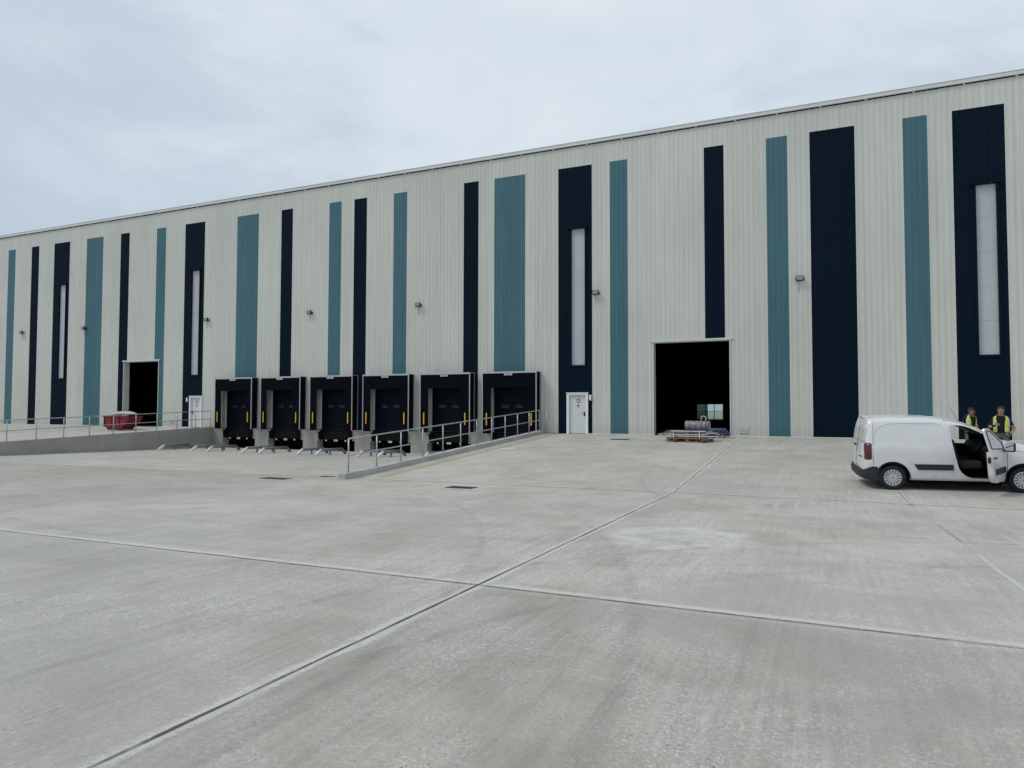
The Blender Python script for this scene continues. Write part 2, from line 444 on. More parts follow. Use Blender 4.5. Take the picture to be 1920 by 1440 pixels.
mb = MB(); xs = sorted(set([X0, X1]+[x for x, w in teal+navy]+[x+w for x, w in teal+navy]+hx))
for a, b in zip(xs, xs[1:]):
    mid = (a+b)/2
    instr = any(x < mid < x+w for x, w in teal+navy)
    if instr: panel(mb, a, b, ZS, ZT)
    else:
        for z0, z1 in zspans(a, b, .02, ZT): panel(mb, a, b, z0, z1)
mb.build('cladding', M['cream'], BLD)
# base trim under the cladding, broken at the doorways
mb = MB()
bt = sorted([h[:2] for h in holes if h[2] == 0]); x = X0
for a, b in bt+[(X1, X1)]:
    if x > XR-.2 or a < XL+.3: MB().box(x, YW-.045, .0, a, YW+.1, .035).build('base_trim', M['trim'], BLD)
    x = b
mb.b.free()
# eaves: light fascia with a near-black strip painting the shade below it and small brackets in the gap
mb = MB(); x = X0
while x < X1:
    mb.box(x+.004, YW-.10, 15.06, min(x+3.7, X1)-.004, YW-.02, 15.225); x += 3.7
mb.build('fascia', M['fascia'], BLD)
MB().box(X0, YW+.0, 15.01, X1, YW+.14, 15.1).build('eaves_gap_shade', M['dark'], BLD)
mb = MB(); x = X0+.4
while x < X1: mb.box(x, YW-.06, 15.015, x+.09, YW-.005, 15.058); x += 1.85
mb.build('eaves_bracket_row', M['fascia'], BLD)
mb = MB(); mb.box(X0, YW-.12, 15.226, X1, YW+.1, 15.245); mb.build('fascia_cap', M['fascia'], BLD)
# hall shell
YB = 94.1
mb = MB(); mb.box(X0, YW+.1, 15.1, X1, YB+.3, 15.2); mb.build('roof', M['fascia'], BLD)
MB().box(X0-.2, YW+.0, 0, X0, YB+.3, 15.1).build('end_wall', M['cream'], BLD)
MB().box(X1, YW+.0, 0, X1+.2, YB+.3, 15.1).build('end_wall', M['cream'], BLD)
ow = (-15.05, -11.7, 1.98)
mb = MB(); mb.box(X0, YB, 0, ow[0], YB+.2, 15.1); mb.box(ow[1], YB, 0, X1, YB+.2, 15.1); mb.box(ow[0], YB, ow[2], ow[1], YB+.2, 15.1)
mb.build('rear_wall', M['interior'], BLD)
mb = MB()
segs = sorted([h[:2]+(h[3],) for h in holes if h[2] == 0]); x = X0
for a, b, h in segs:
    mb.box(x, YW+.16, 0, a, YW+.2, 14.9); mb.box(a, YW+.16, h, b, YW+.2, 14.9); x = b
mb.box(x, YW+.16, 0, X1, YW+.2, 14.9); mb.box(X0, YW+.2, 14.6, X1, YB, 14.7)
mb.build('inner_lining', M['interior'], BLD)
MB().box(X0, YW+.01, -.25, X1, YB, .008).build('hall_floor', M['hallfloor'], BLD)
mb = MB()
for i in range(4):
    xx = ow[0]+(ow[1]-ow[0])*i/3; mb.box(xx-.04, YB-.05, .0, xx+.04, YB+.05, ow[2])
mb.box(ow[0], YB-.04, ow[2]*.52, ow[1], YB+.04, ow[2]*.52+.06)
fr = mb.build('glazed_screen', M['trim'], BLD)
mg_, nt, b = newmat('screen_glass'); b.inputs['Base Color'].default_value = (.50, .60, .54, 1); b.inputs['Transmission Weight'].default_value = 1; b.inputs['Roughness'].default_value = .02; b.inputs['IOR'].default_value = 1.0
mdk, nt, b = newmat('tinted_screen_glass'); b.inputs['Base Color'].default_value = (.04, .085, .065, 1); b.inputs['Transmission Weight'].default_value = 1; b.inputs['Roughness'].default_value = .02; b.inputs['IOR'].default_value = 1.0
xm = ow[0]+(ow[1]-ow[0])*.43
MB().box(xm, YB+.06, 0, ow[1], YB+.07, ow[2]).build('pane', mg_, fr); MB().box(ow[0], YB+.06, 0, xm-.02, YB+.07, ow[2]).build('pane', mdk, fr)

# roller doorways: pale linings and trim
for (a, b, h) in ((-7.57, -3.88, 4.60), (-45.75, -42.15, 4.63)):
    mb = MB()
    mb.box(a-.0, YW-.05, 0, a+.045, YW+.42, h); mb.box(b-.045, YW-.05, 0, b, YW+.42, h)
    mb.box(a+.045, YW-.05, h-.05, b-.045, YW+.42, h); mb.box(a-.12, YW-.07, h, b+.12, YW-.02, h+.07)
    mb.build('roller_doorway', M['trim'], BLD)
# louvre beside the big doorway
def louvre(x, z, w, h):
    mb = MB(); n = 5
    for i in range(n): mb.box(x, YW-.045, z+h*i/n, x+w, YW-.03, z+h*(i+.55)/n)
    mb.build('louvre', M['trim'], BLD)
louvre(-3.55, .18, .45, .32); louvre(-41.1, .25, .4, .3)

# tall rooflight strips in the navy bays
for a, b in WIN:
    mb = MB()
    mb.box(a-.09, YW-.05, 3.45, a, YW+.12, 10.68); mb.box(b, YW-.05, 3.45, b+.09, YW+.12, 10.68)
    mb.box(a, YW-.05, 3.45, b, YW+.12, 3.55); mb.box(a-.22, YW-.11, 10.68, b+.16, YW+.12, 10.76)
    f = mb.build('window_frame', M['navytrim'], BLD)
    mb = MB()
    for i in range(5):
        z0 = 3.55+7.13*i/5; z1 = 3.55+7.13*(i+1)/5-.012
        n = 10
        for k in range(n):
            xa, xb = a+(b-a)*k/n, a+(b-a)*(k+1)/n; xm = (xa+xb)/2
            mb.face([(xa, YW+.07, z0), (xm, YW+.064, z0), (xm, YW+.064, z1), (xa, YW+.07, z1)])
            mb.face([(xm, YW+.064, z0), (xb, YW+.07, z0), (xb, YW+.07, z1), (xm, YW+.064, z1)])
    mb.box(a, YW+.08, 3.55, b, YW+.09, 10.68)
    mb.build('pane', M['glasspanel'], f)

# personnel doors with signs
def personnel_door(a, b, h, hinge_left):
    mb = MB(); mb.box(a, YW-.06, .0, a+.12, YW+.14, h); mb.box(b-.12, YW-.06, 0, b, YW+.14, h); mb.box(a, YW-.06, h, b, YW+.14, h+.1)
    mb.box(a-.03, YW-.09, h+.1, b+.03, YW+.0, h+.13)
    d = MB().box(a+.13, YW+.05, .02, b-.13, YW+.10, h-.01).build('door', M['doorwhite'], BLD)
    mb.build('door_frame', M['white'], d)
    x = b-.22 if hinge_left else a+.22; s = -1 if hinge_left else 1
    mb = MB(); mb.box(x-.03, YW+.02, .92, x+.03, YW+.05, 1.12); mb.tube([(x, YW+.02, 1.06), (x, YW-.02, 1.06), (x+s*.13, YW-.02, 1.06)], .012, 6)
    mb.build('handle', M['black'], d)
    c = (a+b)/2+.02
    mb = MB(); mb.box(c-.085, YW+.035, 1.60, c+.085, YW+.048, 1.80); mb.build('red_sign', M['red'], d)
    mb = MB(); mb.prism([(c-.05, 1.64), (c+.05, 1.64), (c+.02, 1.74), (c-.02, 1.74)], YW+.028, YW+.034)
    mb.box(c-.055, YW+.03, 1.75, c-.035, YW+.034, 1.79); mb.box(c+.035, YW+.03, 1.75, c+.055, YW+.034, 1.79); mb.build('sign_mark', M['white'], d)
    mb = MB(); mb.box(c-.085, YW+.035, 1.37, c+.085, YW+.048, 1.57); mb.build('white_sign', M['white'], d)
    mb = MB(); mb.prism([(c+.07*math.cos(t), 1.455+.06*math.sin(t)) for t in [k*math.pi/8 for k in range(16)]], YW+.028, YW+.034)
    mb.prism([(c+.018*math.cos(t), 1.545+.018*math.sin(t)) for t in [k*math.pi/4 for k in range(8)]], YW+.028, YW+.034)
    mb.build('sign_mark', M['blue'], d)
personnel_door(-12.07, -10.91, 2.0, True)
personnel_door(-39.15, -38.0, 2.0, False)
def bulkhead(x, z, label):
    r = empty('bulkhead_lamp', (x, YW-.03, z), 0, label, 'wall lamp', 'small lamps beside the personnel doors')
    MB().box(-.06, -.02, -.15, .06, .03, .15, .015).build('base', M['trim'], r)
    MB().box(-.05, -.08, -.13, .05, -.02, .13, .025).build('diffuser', M['white'], r)
bulkhead(-10.79, 1.86, 'small white wall lamp right of the middle white door')
bulkhead(-39.35, 1.86, 'small white wall lamp left of the far white door near the ramp')

# ------------------------------------------------------------------ floodlights
def floodlight():
    r = empty('floodlight', (0, 0, 0))
    m = Matrix.Translation((0, -.17, 0)) @ Matrix.Rotation(R(12), 4, 'X')
    MB().obox(m, .38, .12, .27, .015).build('housing', M['black'], r)
    mb = MB(); mb.obox(m @ Matrix.Translation((0, -.064, .02)), .32, .008, .20); mb.build('glass', M['lampglass'], r)
    mb = MB()
    for s in (-1, 1): mb.tube([(s*.205, 0, -.02), (s*.205, -.09, -.02), (s*.205, -.17, 0)], .012, 6)
    mb.box(-.23, -.02, -.05, .23, .01, .01); mb.build('bracket', M['black'], r)
    MB().tube([(-.05, -.12, -.05), (-.06, -.04, -.12), (-.06, 0.0, -.2), (-.06, .0, -.70)], .008, 6).build('cable', M['grate'], r)
    return r
fl = [(-57.44, 'between the first teal and first navy stripes, farthest left'),
      (-50.05, 'at the wide teal stripe left of far doorway'),
      (-37.6, 'on the cream wall just right of the far white door bay'),
      (-28.89, 'above the second and third dock shelters'),
      (-21.05, 'above the fourth dock shelter, right of a teal stripe'),
      (-10.46, 'just right of the middle window strip'),
      (-.80, 'on the cream wall left of the wide plain navy stripe')]
base = None
for i, (x, t) in enumerate(fl):
    o = base = floodlight() if i == 0 else base
    if i: o = copy_tree(base)
    o.location = (x, YW-.03, 7.24); o.scale = (.86, .86, .86)
    tag(o, 'black wall floodlight '+t, 'floodlight', 'floodlights along the facade')

# ------------------------------------------------------------------ dock wall, shelters, levellers, guides
FL = -1.35
edges_ = [XL]+[v for c in DC for v in (c-1.40, c+1.40)]+[XR+.12]
for a, b in zip(edges_[::2], edges_[1::2]):
    mb = MB(); l, r_ = (a > XL), (b < XR)
    poly = [(a, FL), (b, FL)] + ([(b, -.66), (b+.18, -.66), (b+.18, 0)] if r_ else [(b, 0)]) + ([(a-.18, 0), (a-.18, -.66), (a, -.66)] if l else [(a, 0)])
    mb.prism(poly, YW-.06, YW+.5); mb.build('dock_pier', M['concrete'], BLD)
for c in DC:
    mb = MB(); o_ = [(c-1.40, YW+.5), (c-1.40, YW+1.0), (c+1.40, YW+1.0), (c+1.40, YW+.5), (c+1.36, YW+.5), (c+1.36, YW+.95), (c-1.36, YW+.95), (c-1.36, YW+.5)]
    mb.prism(o_, FL, 0, 'z'); mb.build('dock_pit_shade_wall', M['dark'], BLD)  # pit walls blackened, shade painted in place of concrete
    MB().box(c-1.355, YW+.30, FL, c+1.355, YW+.94, FL+.12).build('dock_pit_floor', M['dark'], BLD)  # blackened like the pit walls, shade held in the colour
# dock doors set back in the wall
for c in DC:
    mb = MB()
    for k in range(5):
        mb.box(c-1.12, YW+.10, .02+.51*k, c+1.12, YW+.145, .02+.51*(k+1)-.012)
        mb.box(c-1.12, YW+.085, .02+.51*k+.22, c+1.12, YW+.10, .02+.51*k+.27)
    d = mb.build('dock_door', M['dockdoor'], BLD)
    mb = MB()
    for s in (-.5, .35): mb.box(c+s-.2, YW+.075, 1.33, c+s+.2, YW+.084, 1.50)
    mb.build('pane', M['dockpane'], d)

ordn = ['first (leftmost)', 'second', 'third', 'fourth', 'fifth', 'sixth (rightmost)']
def shelter():
    W, D, H = 1.585, .60, 3.27
    r = empty('dock_shelter')
    mb = MB()
    mb.box(-W, -D, -.02, -W+.045, -D+.045, H-.09); mb.box(W-.045, -D, -.02, W, -D+.045, H-.09)
    mb.box(-W, -D, H-.09, W, -D+.045, H)
    mb.box(W-.03, -.06, -.02, W+.02, -.032, H-.0); mb.box(-W-.02, -.06, -.02, -W+.03, -.032, H-.0); mb.box(-W, -.06, H-.03, W, -.032, H)
    mb.box(W-.03, -D+.045, H-.03, W, -.06, H); mb.box(-W, -D+.045, H-.03, -W+.03, -.06, H)
    mb.build('frame', M['alu'], r)
    MB().box(-W+.01, -D+.06, H-.06, W-.01, -.065, H-.035).build('top_cover', M['fabric'], r)
    for s in (-1, 1):
        mb = MB(); n = 7; x = s*(W-.012)
        for k in range(n):
            y0, y1 = -D+.05+(D-.115)*k/n, -D+.05+(D-.115)*(k+1)/n; off = .012*(k % 2)
            mb.face([(x-s*off, y0, 0), (x-s*(.012-off), y1, 0), (x-s*(.012-off), y1, H-.06), (x-s*off, y0, H-.06)])
        mb.build('side_fabric', M['fabric'], r)
    # front curtains with a faint sag
    def curtain(x0, x1, z0, z1, amp, ph):
        mb = MB(); nx, nz = 10, 10; g = []
        for i in range(nx+1):
            g.append([])
            for j in range(nz+1):
                x = x0+(x1-x0)*i/nx; z = z0+(z1-z0)*j/nz
                g[i].append(mb.b.verts.new((x, -D+.02+amp*math.sin(x*3.1+ph+z*.7)*math.sin(math.pi*j/nz*.9+.3), z)))
        for i in range(nx):
            for j in range(nz):
                f = mb.b.faces.new((g[i][j], g[i+1][j], g[i+1][j+1], g[i][j+1])); f.smooth = True
        return mb
    curtain(-W+.045, W-.045, 2.42, H-.09, .02, .4).build('header_curtain', M['fabric'], r)
    for s in (-1, 1):
        a, b = sorted((s*(W-.045), s*(W-.54)))
        mm = curtain(a, b, -.04, 2.425, .018, s); c = mm.build('side_curtain', M['fabric'], r)
        xx = s*(W-.285)
        MB().box(xx-.035, -D-.035, .40, xx+.035, -D-.012, 1.06, .01).build('guide_strip', M['yellow'], c)
        MB().box(xx-.10, -D-.012, .30, xx+.10, -D+.0, 1.16).build('strip_backing', M['rubber'], c)
    pl = MB().box(-.26, -D-.022, H-.20, .20, -D-.006, H-.115).build('name_plate', M['white'], r)
    mb = MB()
    for k, w in enumerate((.035, .03, .045, .03, .03, .05, .03)):
        x = -.22+k*.055; mb.box(x, -D-.026, H-.18, x+w, -D-.023, H-.135)
    mb.build('plate_lettering', M['black'], pl)
    return r
def leveller():
    r = empty('dock_leveller')
    MB().box(-1.2, -.02, -.10, 1.2, .9, -.01).build('platform', M['rubber'], r)
    MB().box(-1.19, -.05, -.60, 1.19, .04, -.11).build('lip', M['black'], r)
    for s in (-1, 1): MB().obox(Matrix.Translation((s*.7, .25, -.85)) @ Matrix.Rotation(R(50), 4, 'X'), .07, .07, .7).build('lifting_arm', M['black'], r)
    for s in (-1, 1):
        MB().box(s*1.10-.12, -.20, -.62, s*1.10+.12, -.055, -.12, .015).build('bumper', M['rubber'], r)
        MB().box(s*.72-.045, -.062, -.70, s*.72+.045, -.052, -.62).build('marker', M['white'], r)
    pl = MB().box(-.13, -.062, -.70, .13, -.052, -.60).build('rating_plate', M['white'], r)
    mb = MB()
    for k in range(4): mb.box(-.10+k*.05, -.068, -.67, -.07+k*.05, -.063, -.63)
    mb.build('plate_lettering', M['black'], pl)
    return r
def guide():
    r = empty('wheel_guide')
    # local: y runs from the yard end (0) to the wall end, z from the floor
    L, h, t = 2.45, .27, .072
    MB().tube([(0, .40, h), (0, L-.30, h)], t*1.05, 12).build('rail', M['galvp'], r)
    MB().tube([(0, -.06, -.02), (0, .41, h)], [t*1.12, t*1.1], 12).build('nose', M['nosep'], r)
    MB().tube([(0, L-.31, h), (0, L, .02)], t, 12).build('tail', M['galvp'], r)
    mb = MB(); mb.box(-.03, 1.1, .0, .03, 1.18, h-.05); mb.box(-.09, 1.06, .0, .09, 1.22, .012); mb.build('foot', M['galvp'], r)
    return r
s0 = l0 = g0 = None
for i, c in enumerate(DC):
    if i == 0: s0, l0 = shelter(), leveller(); a, b = s0, l0
    else: a, b = copy_tree(s0), copy_tree(l0)
    a.location = (c, YW, 0); b.location = (c, YW, 0)
    tag(a, 'black curtained dock shelter with yellow guide strips, %s of the six' % ordn[i], 'dock shelter', 'dock shelters in a row')
    tag(b, 'black dock leveller and bumpers under the %s dock shelter' % ordn[i], 'dock leveller', 'dock levellers')
    for s, side in ((-1, 'left'), (1, 'right')):
        if g0 is None: g0 = guide(); g = g0
        else: g = copy_tree(g0)
        x = c+s*1.33+.02; y0 = 29.15
        sl = (gwell(x, y0+2)-gwell(x, y0))/2
        g.location = (x, y0, gwell(x, y0)); g.rotation_euler = (math.atan(sl), 0, R(random.uniform(-.6, .6)))
        tag(g, 'grey steel wheel guide rail on the %s side of the %s dock bay' % (side, ordn[i]), 'wheel guide', 'wheel guide rails in the dock well')

# ------------------------------------------------------------------ retaining wall, kerb and railings
def wall_along_y(x0, x1, y0, y1, top, bot, name, mat, n=10):
    bm = MB(); ring = []
    for k in range(n+1):
        y = y0+(y1-y0)*k/n
        ring.append([bm.b.verts.new(p) for p in ((x0, y, bot(y)), (x1, y, bot(y)), (x1, y, top(y)), (x0, y, top(y)))])
    for A, B in zip(ring, ring[1:]):
        for j in range(4): bm.b.faces.new((A[j], A[(j+1) % 4], B[(j+1) % 4], B[j]))
    bm.b.faces.new(ring[0]); bm.b.faces.new(ring[-1][::-1])
    return bm.build(name, mat, bevel=.012)
apr = lambda y: -.036*(YW-y)
o = wall_along_y(XL-.22, XL+.04, 16.2, YW-.065, lambda y: apr(y)+.07 if y > 18 else apr(18)+.07, lambda y: -1.5, 'retaining_wall', M['concrete'])
tag(o, 'long grey concrete retaining wall left of the dock well', 'retaining wall')
rr = lambda y: gout(-13, y)
o = wall_along_y(XR-.12, XR+.16, 17.35, YW-.065, lambda y: rr(max(y, YV))+.18, lambda y: -1.5, 'kerb_wall', M['kerbc'])
tag(o, 'raised concrete kerb carrying the railing right of the dock well', 'kerb')

def railing(name, x, ys, basez, label, ret=0):
    r = empty(name, (x, ys[0], basez(ys[0])), 0, label, 'railing', 'galvanised railings of the dock well')
    o = Vector((x, ys[0], basez(ys[0])))
    def T(y, h): return Vector((x, y, basez(y)+h))-o
    def line(h):
        pts = [T(y, h) for y in ys]
        if ret: pts.append(pts[-1]+Vector((ret, .0, 0)))
        return pts
    rad = .024
    MB().tube(line(1.05), rad, 10).build('top_rail', M['galv'], r)
    MB().tube(line(.53), rad*.9, 10).build('mid_rail', M['galv'], r)
    for y in ys:
        p = MB().tube([T(y, 0), T(y, 1.05)], rad, 10).build('post', M['galv'], r)
        mb = MB(); q = T(y, .006); mb.box(q.x-.06, q.y-.06, q.z-.006, q.x+.06, q.y+.06, q.z+.008); mb.tube([T(y, .53)+Vector((0, -.05, -.0)), T(y, .53)+Vector((0, .05, 0))], rad*1.35, 8)
        mb.build('fitting', M['galv'], p)
    if ret:
        q = T(ys[-1], 0)+Vector((ret, 0, 0)); MB().tube([q, q+Vector((0, 0, 1.05))], rad, 8).build('post', M['galv'], r)
    return r
ysR = [17.7, 19.2, 20.65, 22.1, 23.6, 25.05, 26.5, 27.97, 29.42, 30.86, 32.31, 33.69]
railing('railing', XR+.0, ysR, lambda y: rr(max(y, YV))+.18, 'galvanised two rail railing on the kerb right of the docks', .42)
ysL = [18.4, 19.85]+[21.35+1.425*k for k in range(9)]+[33.95]
railing('railing', XL-.09, ysL, lambda y: apr(y)+.07 if y > 18 else apr(18)+.07, 'galvanised two rail railing on top of the retaining wall left of the docks')

# ------------------------------------------------------------------ drain covers
def cover(x, y, w, d, label, slots=8):
    r = empty('drain_cover', (x, y, ground(x, y)), 0, label, 'drain cover', 'drain covers in the yard')
    sl = (ground(x, y+.2)-ground(x, y-.2))/.4; r.rotation_euler = (math.atan(sl), 0, 0)
    mb = MB(); t = .04
    mb.box(-w/2, -d/2, 0.002, w/2, -d/2+t, .012); mb.box(-w/2, d/2-t, .002, w/2, d/2, .012); mb.box(-w/2, -d/2+t, .002, -w/2+t, d/2-t, .012); mb.box(w/2-t, -d/2+t, .002, w/2, d/2-t, .012)
    mb.build('frame', M['grate'], r)
    mb = MB()
    for k in range(slots):
        a = -w/2+t+(w-2*t)*k/slots; mb.box(a+.005, -d/2+t, .004, a+(w-2*t)/slots*.6, d/2-t, .010)
    mb.box(-w/2+t, -d/2+t, .002, w/2-t, d/2-t, .0035); mb.build('grating', M['grate'], r)
cover(-15.35, 16.6, .95, .42, 'dark rectangular drain cover left of the kerb end')
cover(-8.87, 16.58, .78, .45, 'dark drain cover in the middle of the yard right of the kerb end')
cover(-8.55, 31.55, .86, .36, 'dark drain cover close to the wall left of the open doorway')
cover(-14.45, 17.95, .5, .22, 'small dark drain slot beside the kerb end')

# ------------------------------------------------------------------ red tipping skip with boards on it
M['skip'] = simple('red_skip_paint', (.19, .012, .020), .5, 0, .35, 1.6, .4, .1)
M['ply'] = simple('plywood', (.62, .58, .52), .7, 0, .12, 2)
gx, gy = -41.15, 30.65; gzv = apr(gy)
sk = empty('tipping_skip', (gx, gy, gzv), R(3), 'dark red metal tipping skip in front of the far left doorway', 'skip'); sk.scale = (.66, .66, .92)
mb = MB(); prof_o = [(-1.55, .95), (-1.55, .28), (-1.25, .16), (.75, .16), (1.25, .42), (1.75, .80), (1.75, .95)]
mb.prism(prof_o, -.75, .75)
tub = mb.build('tub', M['skip'], sk, bevel=.02)
mb = MB()
for s in (-1, 1):
    for x in (-1.5, -.55, .45): mb.box(x, s*.75, .25, x+.08, s*.82, .92) if s > 0 else mb.box(x, -.82, .25, x+.08, -.75, .92)
mb.box(-1.6, -.83, .90, 1.8, -.76, .99); mb.box(-1.6, .76, .90, 1.8, .83, .99); mb.box(-1.62, -.76, .90, -1.55, .76, .99)
mb.build('rib_frame', M['skip'], tub, bevel=.008)
for y in (-.6, .45): MB().box(-1.3, y, .06, .8, y+.15, .16).build('skid', M['skip'], sk)
for x in (-1.15, -.75, .7):
    for y in (-.55, .5):
        MB().tube([(x, y, .07), (x, y+.06, .07)], .07, 14).build('wheel', M['rubber'], sk)
pw = MB(); pw.obox(Matrix.Translation((-.55, -.1, 1.07)) @ Matrix.Rotation(R(-6), 4, 'Y') @ Matrix.Rotation(R(5), 4, 'Z'), 1.35, .8, .025)
o = pw.build('board', M['ply']); o.location = (gx-.25, gy, gzv-.10); o.rotation_euler = (R(5), 0, R(3))
tag(o, 'pale flat board lying lower across the left end of the red skip', 'board')
pw = MB(); pw.prism([(-.72, .0), (.80, .0), (.22, .16), (-.15, .17)], -.42, .42)
o = pw.build('folded_sheet', M['ply']); o.location = (gx+.05, gy+.0, gzv+1.03); o.rotation_euler = (0, R(-2), R(3))
tag(o, 'pale humped sheet heaped on top of the red skip', 'sheet')

# ------------------------------------------------------------------ pallet load in the big doorway
M['wood'] = simple('pallet_wood', (.28, .19, .11), .8, 0, .3, 5)
M['bars'] = simple('bright_bars', (.80, .80, .80), .35, .15, .35, 9)
M['dbar'] = simple('gap_shade_bars', (.10, .10, .11), .5, .2, .3, 9)  # bars coloured dark to read as shaded gaps between the bright ones
M['wrap'] = simple('wrapped_roll', (.24, .225, .24), .4, 0, .7, 11, .5, .6)
M['bluepipe'] = simple('blue_grey_pipe', (.06, .075, .15), .45, 0, .2, 9)
M['redp'] = simple('red_paint', (.20, .03, .028), .45, 0, .2, 5)
px, py = -5.3, 31.35; pz = gout(px, py); psl = math.atan(.0515)
pal = empty('pallet', (px, py, pz), R(-6), 'wooden pallet carrying the bundled metal bars', 'pallet'); pal.rotation_euler = (psl*.0, 0, R(-6))
for k in range(7):
    y = -.50+k*.165; MB().box(-.95, y-.05, .125, .95, y+.05, .147).build('deck_board', M['wood'], pal)
for x in (-.85, -.02, .80):
    for y in (-.45, 0, .45): MB().box(x-.07, y-.055, .022, x+.07, y+.055, .10).build('block', M['wood'], pal)
for y in (-.45, 0, .45): MB().box(-.95, y-.05, 0.0, .95, y+.05, .022).build('bottom_board', M['wood'], pal)
for x in (-.85, -.02, .80): MB().box(x-.05, -.5, .10, x+.05, .5, .125).build('stringer', M['wood'], pal)
rb = random.Random(3)
bd = empty('bar_bundle', (px, py, pz+.147), R(-6), 'layered stack of bright metal bars strapped on the pallet', 'metal bars')
for lay in range(5):
    for k in range(6):
        L = rb.uniform(1.7, 2.45)-.10*lay; sx = rb.uniform(-.28, .12); y = -.42+.165*k+rb.uniform(-.01, .01); z = .02+lay*.072
        MB().box(-L/2+sx, y-.03, z-.013, L/2+sx, y+.03, z+.013).build('bar', M['bars'] if (k+lay) % 3 else M['dbar'], bd)
    if lay < 4:
        for x in (-.7, .0, .65): MB().box(x-.04, -.44, .02+lay*.072+.0135, x+.04, .44, .02+lay*.072+.058).build('spacer', M['wood'], bd)
for x in (-.62, .52): MB().box(x-.012, -.49, -.0, x+.012, -.485, .335).box(x-.012, -.485, .33, x+.012, .47, .335).build('strap', M['white'], bd)
ro = empty('wrapped_roll', (px+.3, py+.05, pz+.147+.33), R(-4), 'fat grey wrapped roll lying on top of the metal bars', 'roll')
mb = MB()
n = 14; mb.tube([(-.52+1.04*i/n, 0, .22) for i in range(n+1)], [.21+.012*math.sin(i*2.3) for i in range(n+1)], 20)
mb.build('wrapping', M['wrap'], ro)
MB().box(-.50, -.24, .0, .48, .24, .05).build('cradle_board', M['bluepipe'], ro)
for x in (-.3, .22, .40): MB().tube([(x, .225*math.cos(t), .22+.225*math.sin(t)) for t in [2*math.pi*k/18 for k in range(18)]], .010, 5, closed=True).build('strap', M['redp'], ro)
bp = empty('pipe_bundle', (-4.75, 33.2, gout(-5, 33.2)), R(-3), 'bundle of blue grey pipes on the floor just behind the pallet load', 'pipes')
for k in range(7):
    y, z = [(0, .2), (.11, .2), (.22, .2), (.055, .3), (.165, .3), (.0, .36), (.2, .4)][k]
    MB().tube([(-.9+.05*k, y, z), (.95-.04*k, y, z)], .05, 10).build('pipe', M['bluepipe'], bp)
for x in (-.6, .6): MB().box(x-.05, -.08, 0, x+.05, .34, .15).build('bearer', M['wood'], bp)
# hand pallet truck behind and under the pallet
pt = empty('pallet_truck', (px+.1, py, pz), R(-6), 'red hand pallet truck with upright loop handle behind the pallet', 'pallet truck')
for s in (-1, 1): MB().box(s*.62-.08, -.70, .03, s*.62+.08, .62, .10, .01).build('fork', M['redp'], pt)
MB().box(-.70, .62, .03, .70, .74, .16, .01).build('chassis', M['redp'], pt)
MB().tube([(.25, .76, .14), (.25, .86, .78)], .02, 8).build('shaft', M['redp'], pt)
MB().tube([(.16, .86, .78), (.145, .88, 1.02), (.17, .885, 1.09), (.25, .89, 1.11), (.33, .885, 1.09), (.355, .88, 1.02), (.34, .86, .78)], .016, 8).build('handle', M['bars'], pt)
for s in (-1, 1): MB().tube([(.25+s*.05, .78, .08), (.25+s*.12, .78, .08)], .08, 16).build('wheel', M['rubber'], pt)

# ------------------------------------------------------------------ white panel van
def car_mat(name, col, rough, coat=0, spec=.5, metal=0):
    m, nt, b = newmat(name)
    n = noise(nt, coords(nt), 2.2, 4, .6)
    nt.links.new(mixc(nt, 1, col, ramp(nt, n, [(.3, .95), (.7, 1.02)]), 'MULTIPLY'), b.inputs['Base Color'])
    b.inputs['Roughness'].default_value = rough; b.inputs['Coat Weight'].default_value = coat
    b.inputs['Specular IOR Level'].default_value = spec; b.inputs['Metallic'].default_value = metal
    b.inputs['Coat Roughness'].default_value = .06
    if name == 'white_van_paint':     # road dirt low on the body
        tc_ = nt.nodes.new('ShaderNodeTexCoord'); sz = nt.nodes.new('ShaderNodeSeparateXYZ'); nt.links.new(tc_.outputs['Object'], sz.inputs[0])
        d = mathn(nt, 'SUBTRACT', mathn(nt, 'MULTIPLY', noise(nt, coords(nt), 5, 6, .75), 1.1), sz.outputs[2])
        src = b.inputs['Base Color'].links[0].from_socket
        nt.links.new(mixc(nt, ramp(nt, d, [(0, 0), (.45, .45)]), src, (.36, .34, .31)), b.inputs['Base Color'])
    return m
M['paint'] = car_mat('white_van_paint', (.66, .67, .675), .30, .5)
M['vplastic'] = car_mat('black_bumper_plastic', (.022, .023, .025), .55, 0, .4)
M['cabin'] = car_mat('dark_cabin_trim', (.012, .012, .013), .7, 0, .25)
M['seatf'] = car_mat('dark_seat_fabric', (.03, .031, .034), .85, 0, .2)
M['lampred'] = car_mat('tail_lamp_red', (.085, .005, .008), .14, .5)
M['rim'] = car_mat('silver_wheel_trim', (.55, .56, .57), .35, 0, .5, .35)
M['tyre'] = car_mat('tyre_rubber', (.016, .016, .017), .75, 0, .3)
M['vglass'] = car_mat('dark_window_glass', (.02, .024, .026), .04, 0, .6)
M['lineg'] = car_mat('panel_gap', (.05, .052, .055), .6, 0, .2)

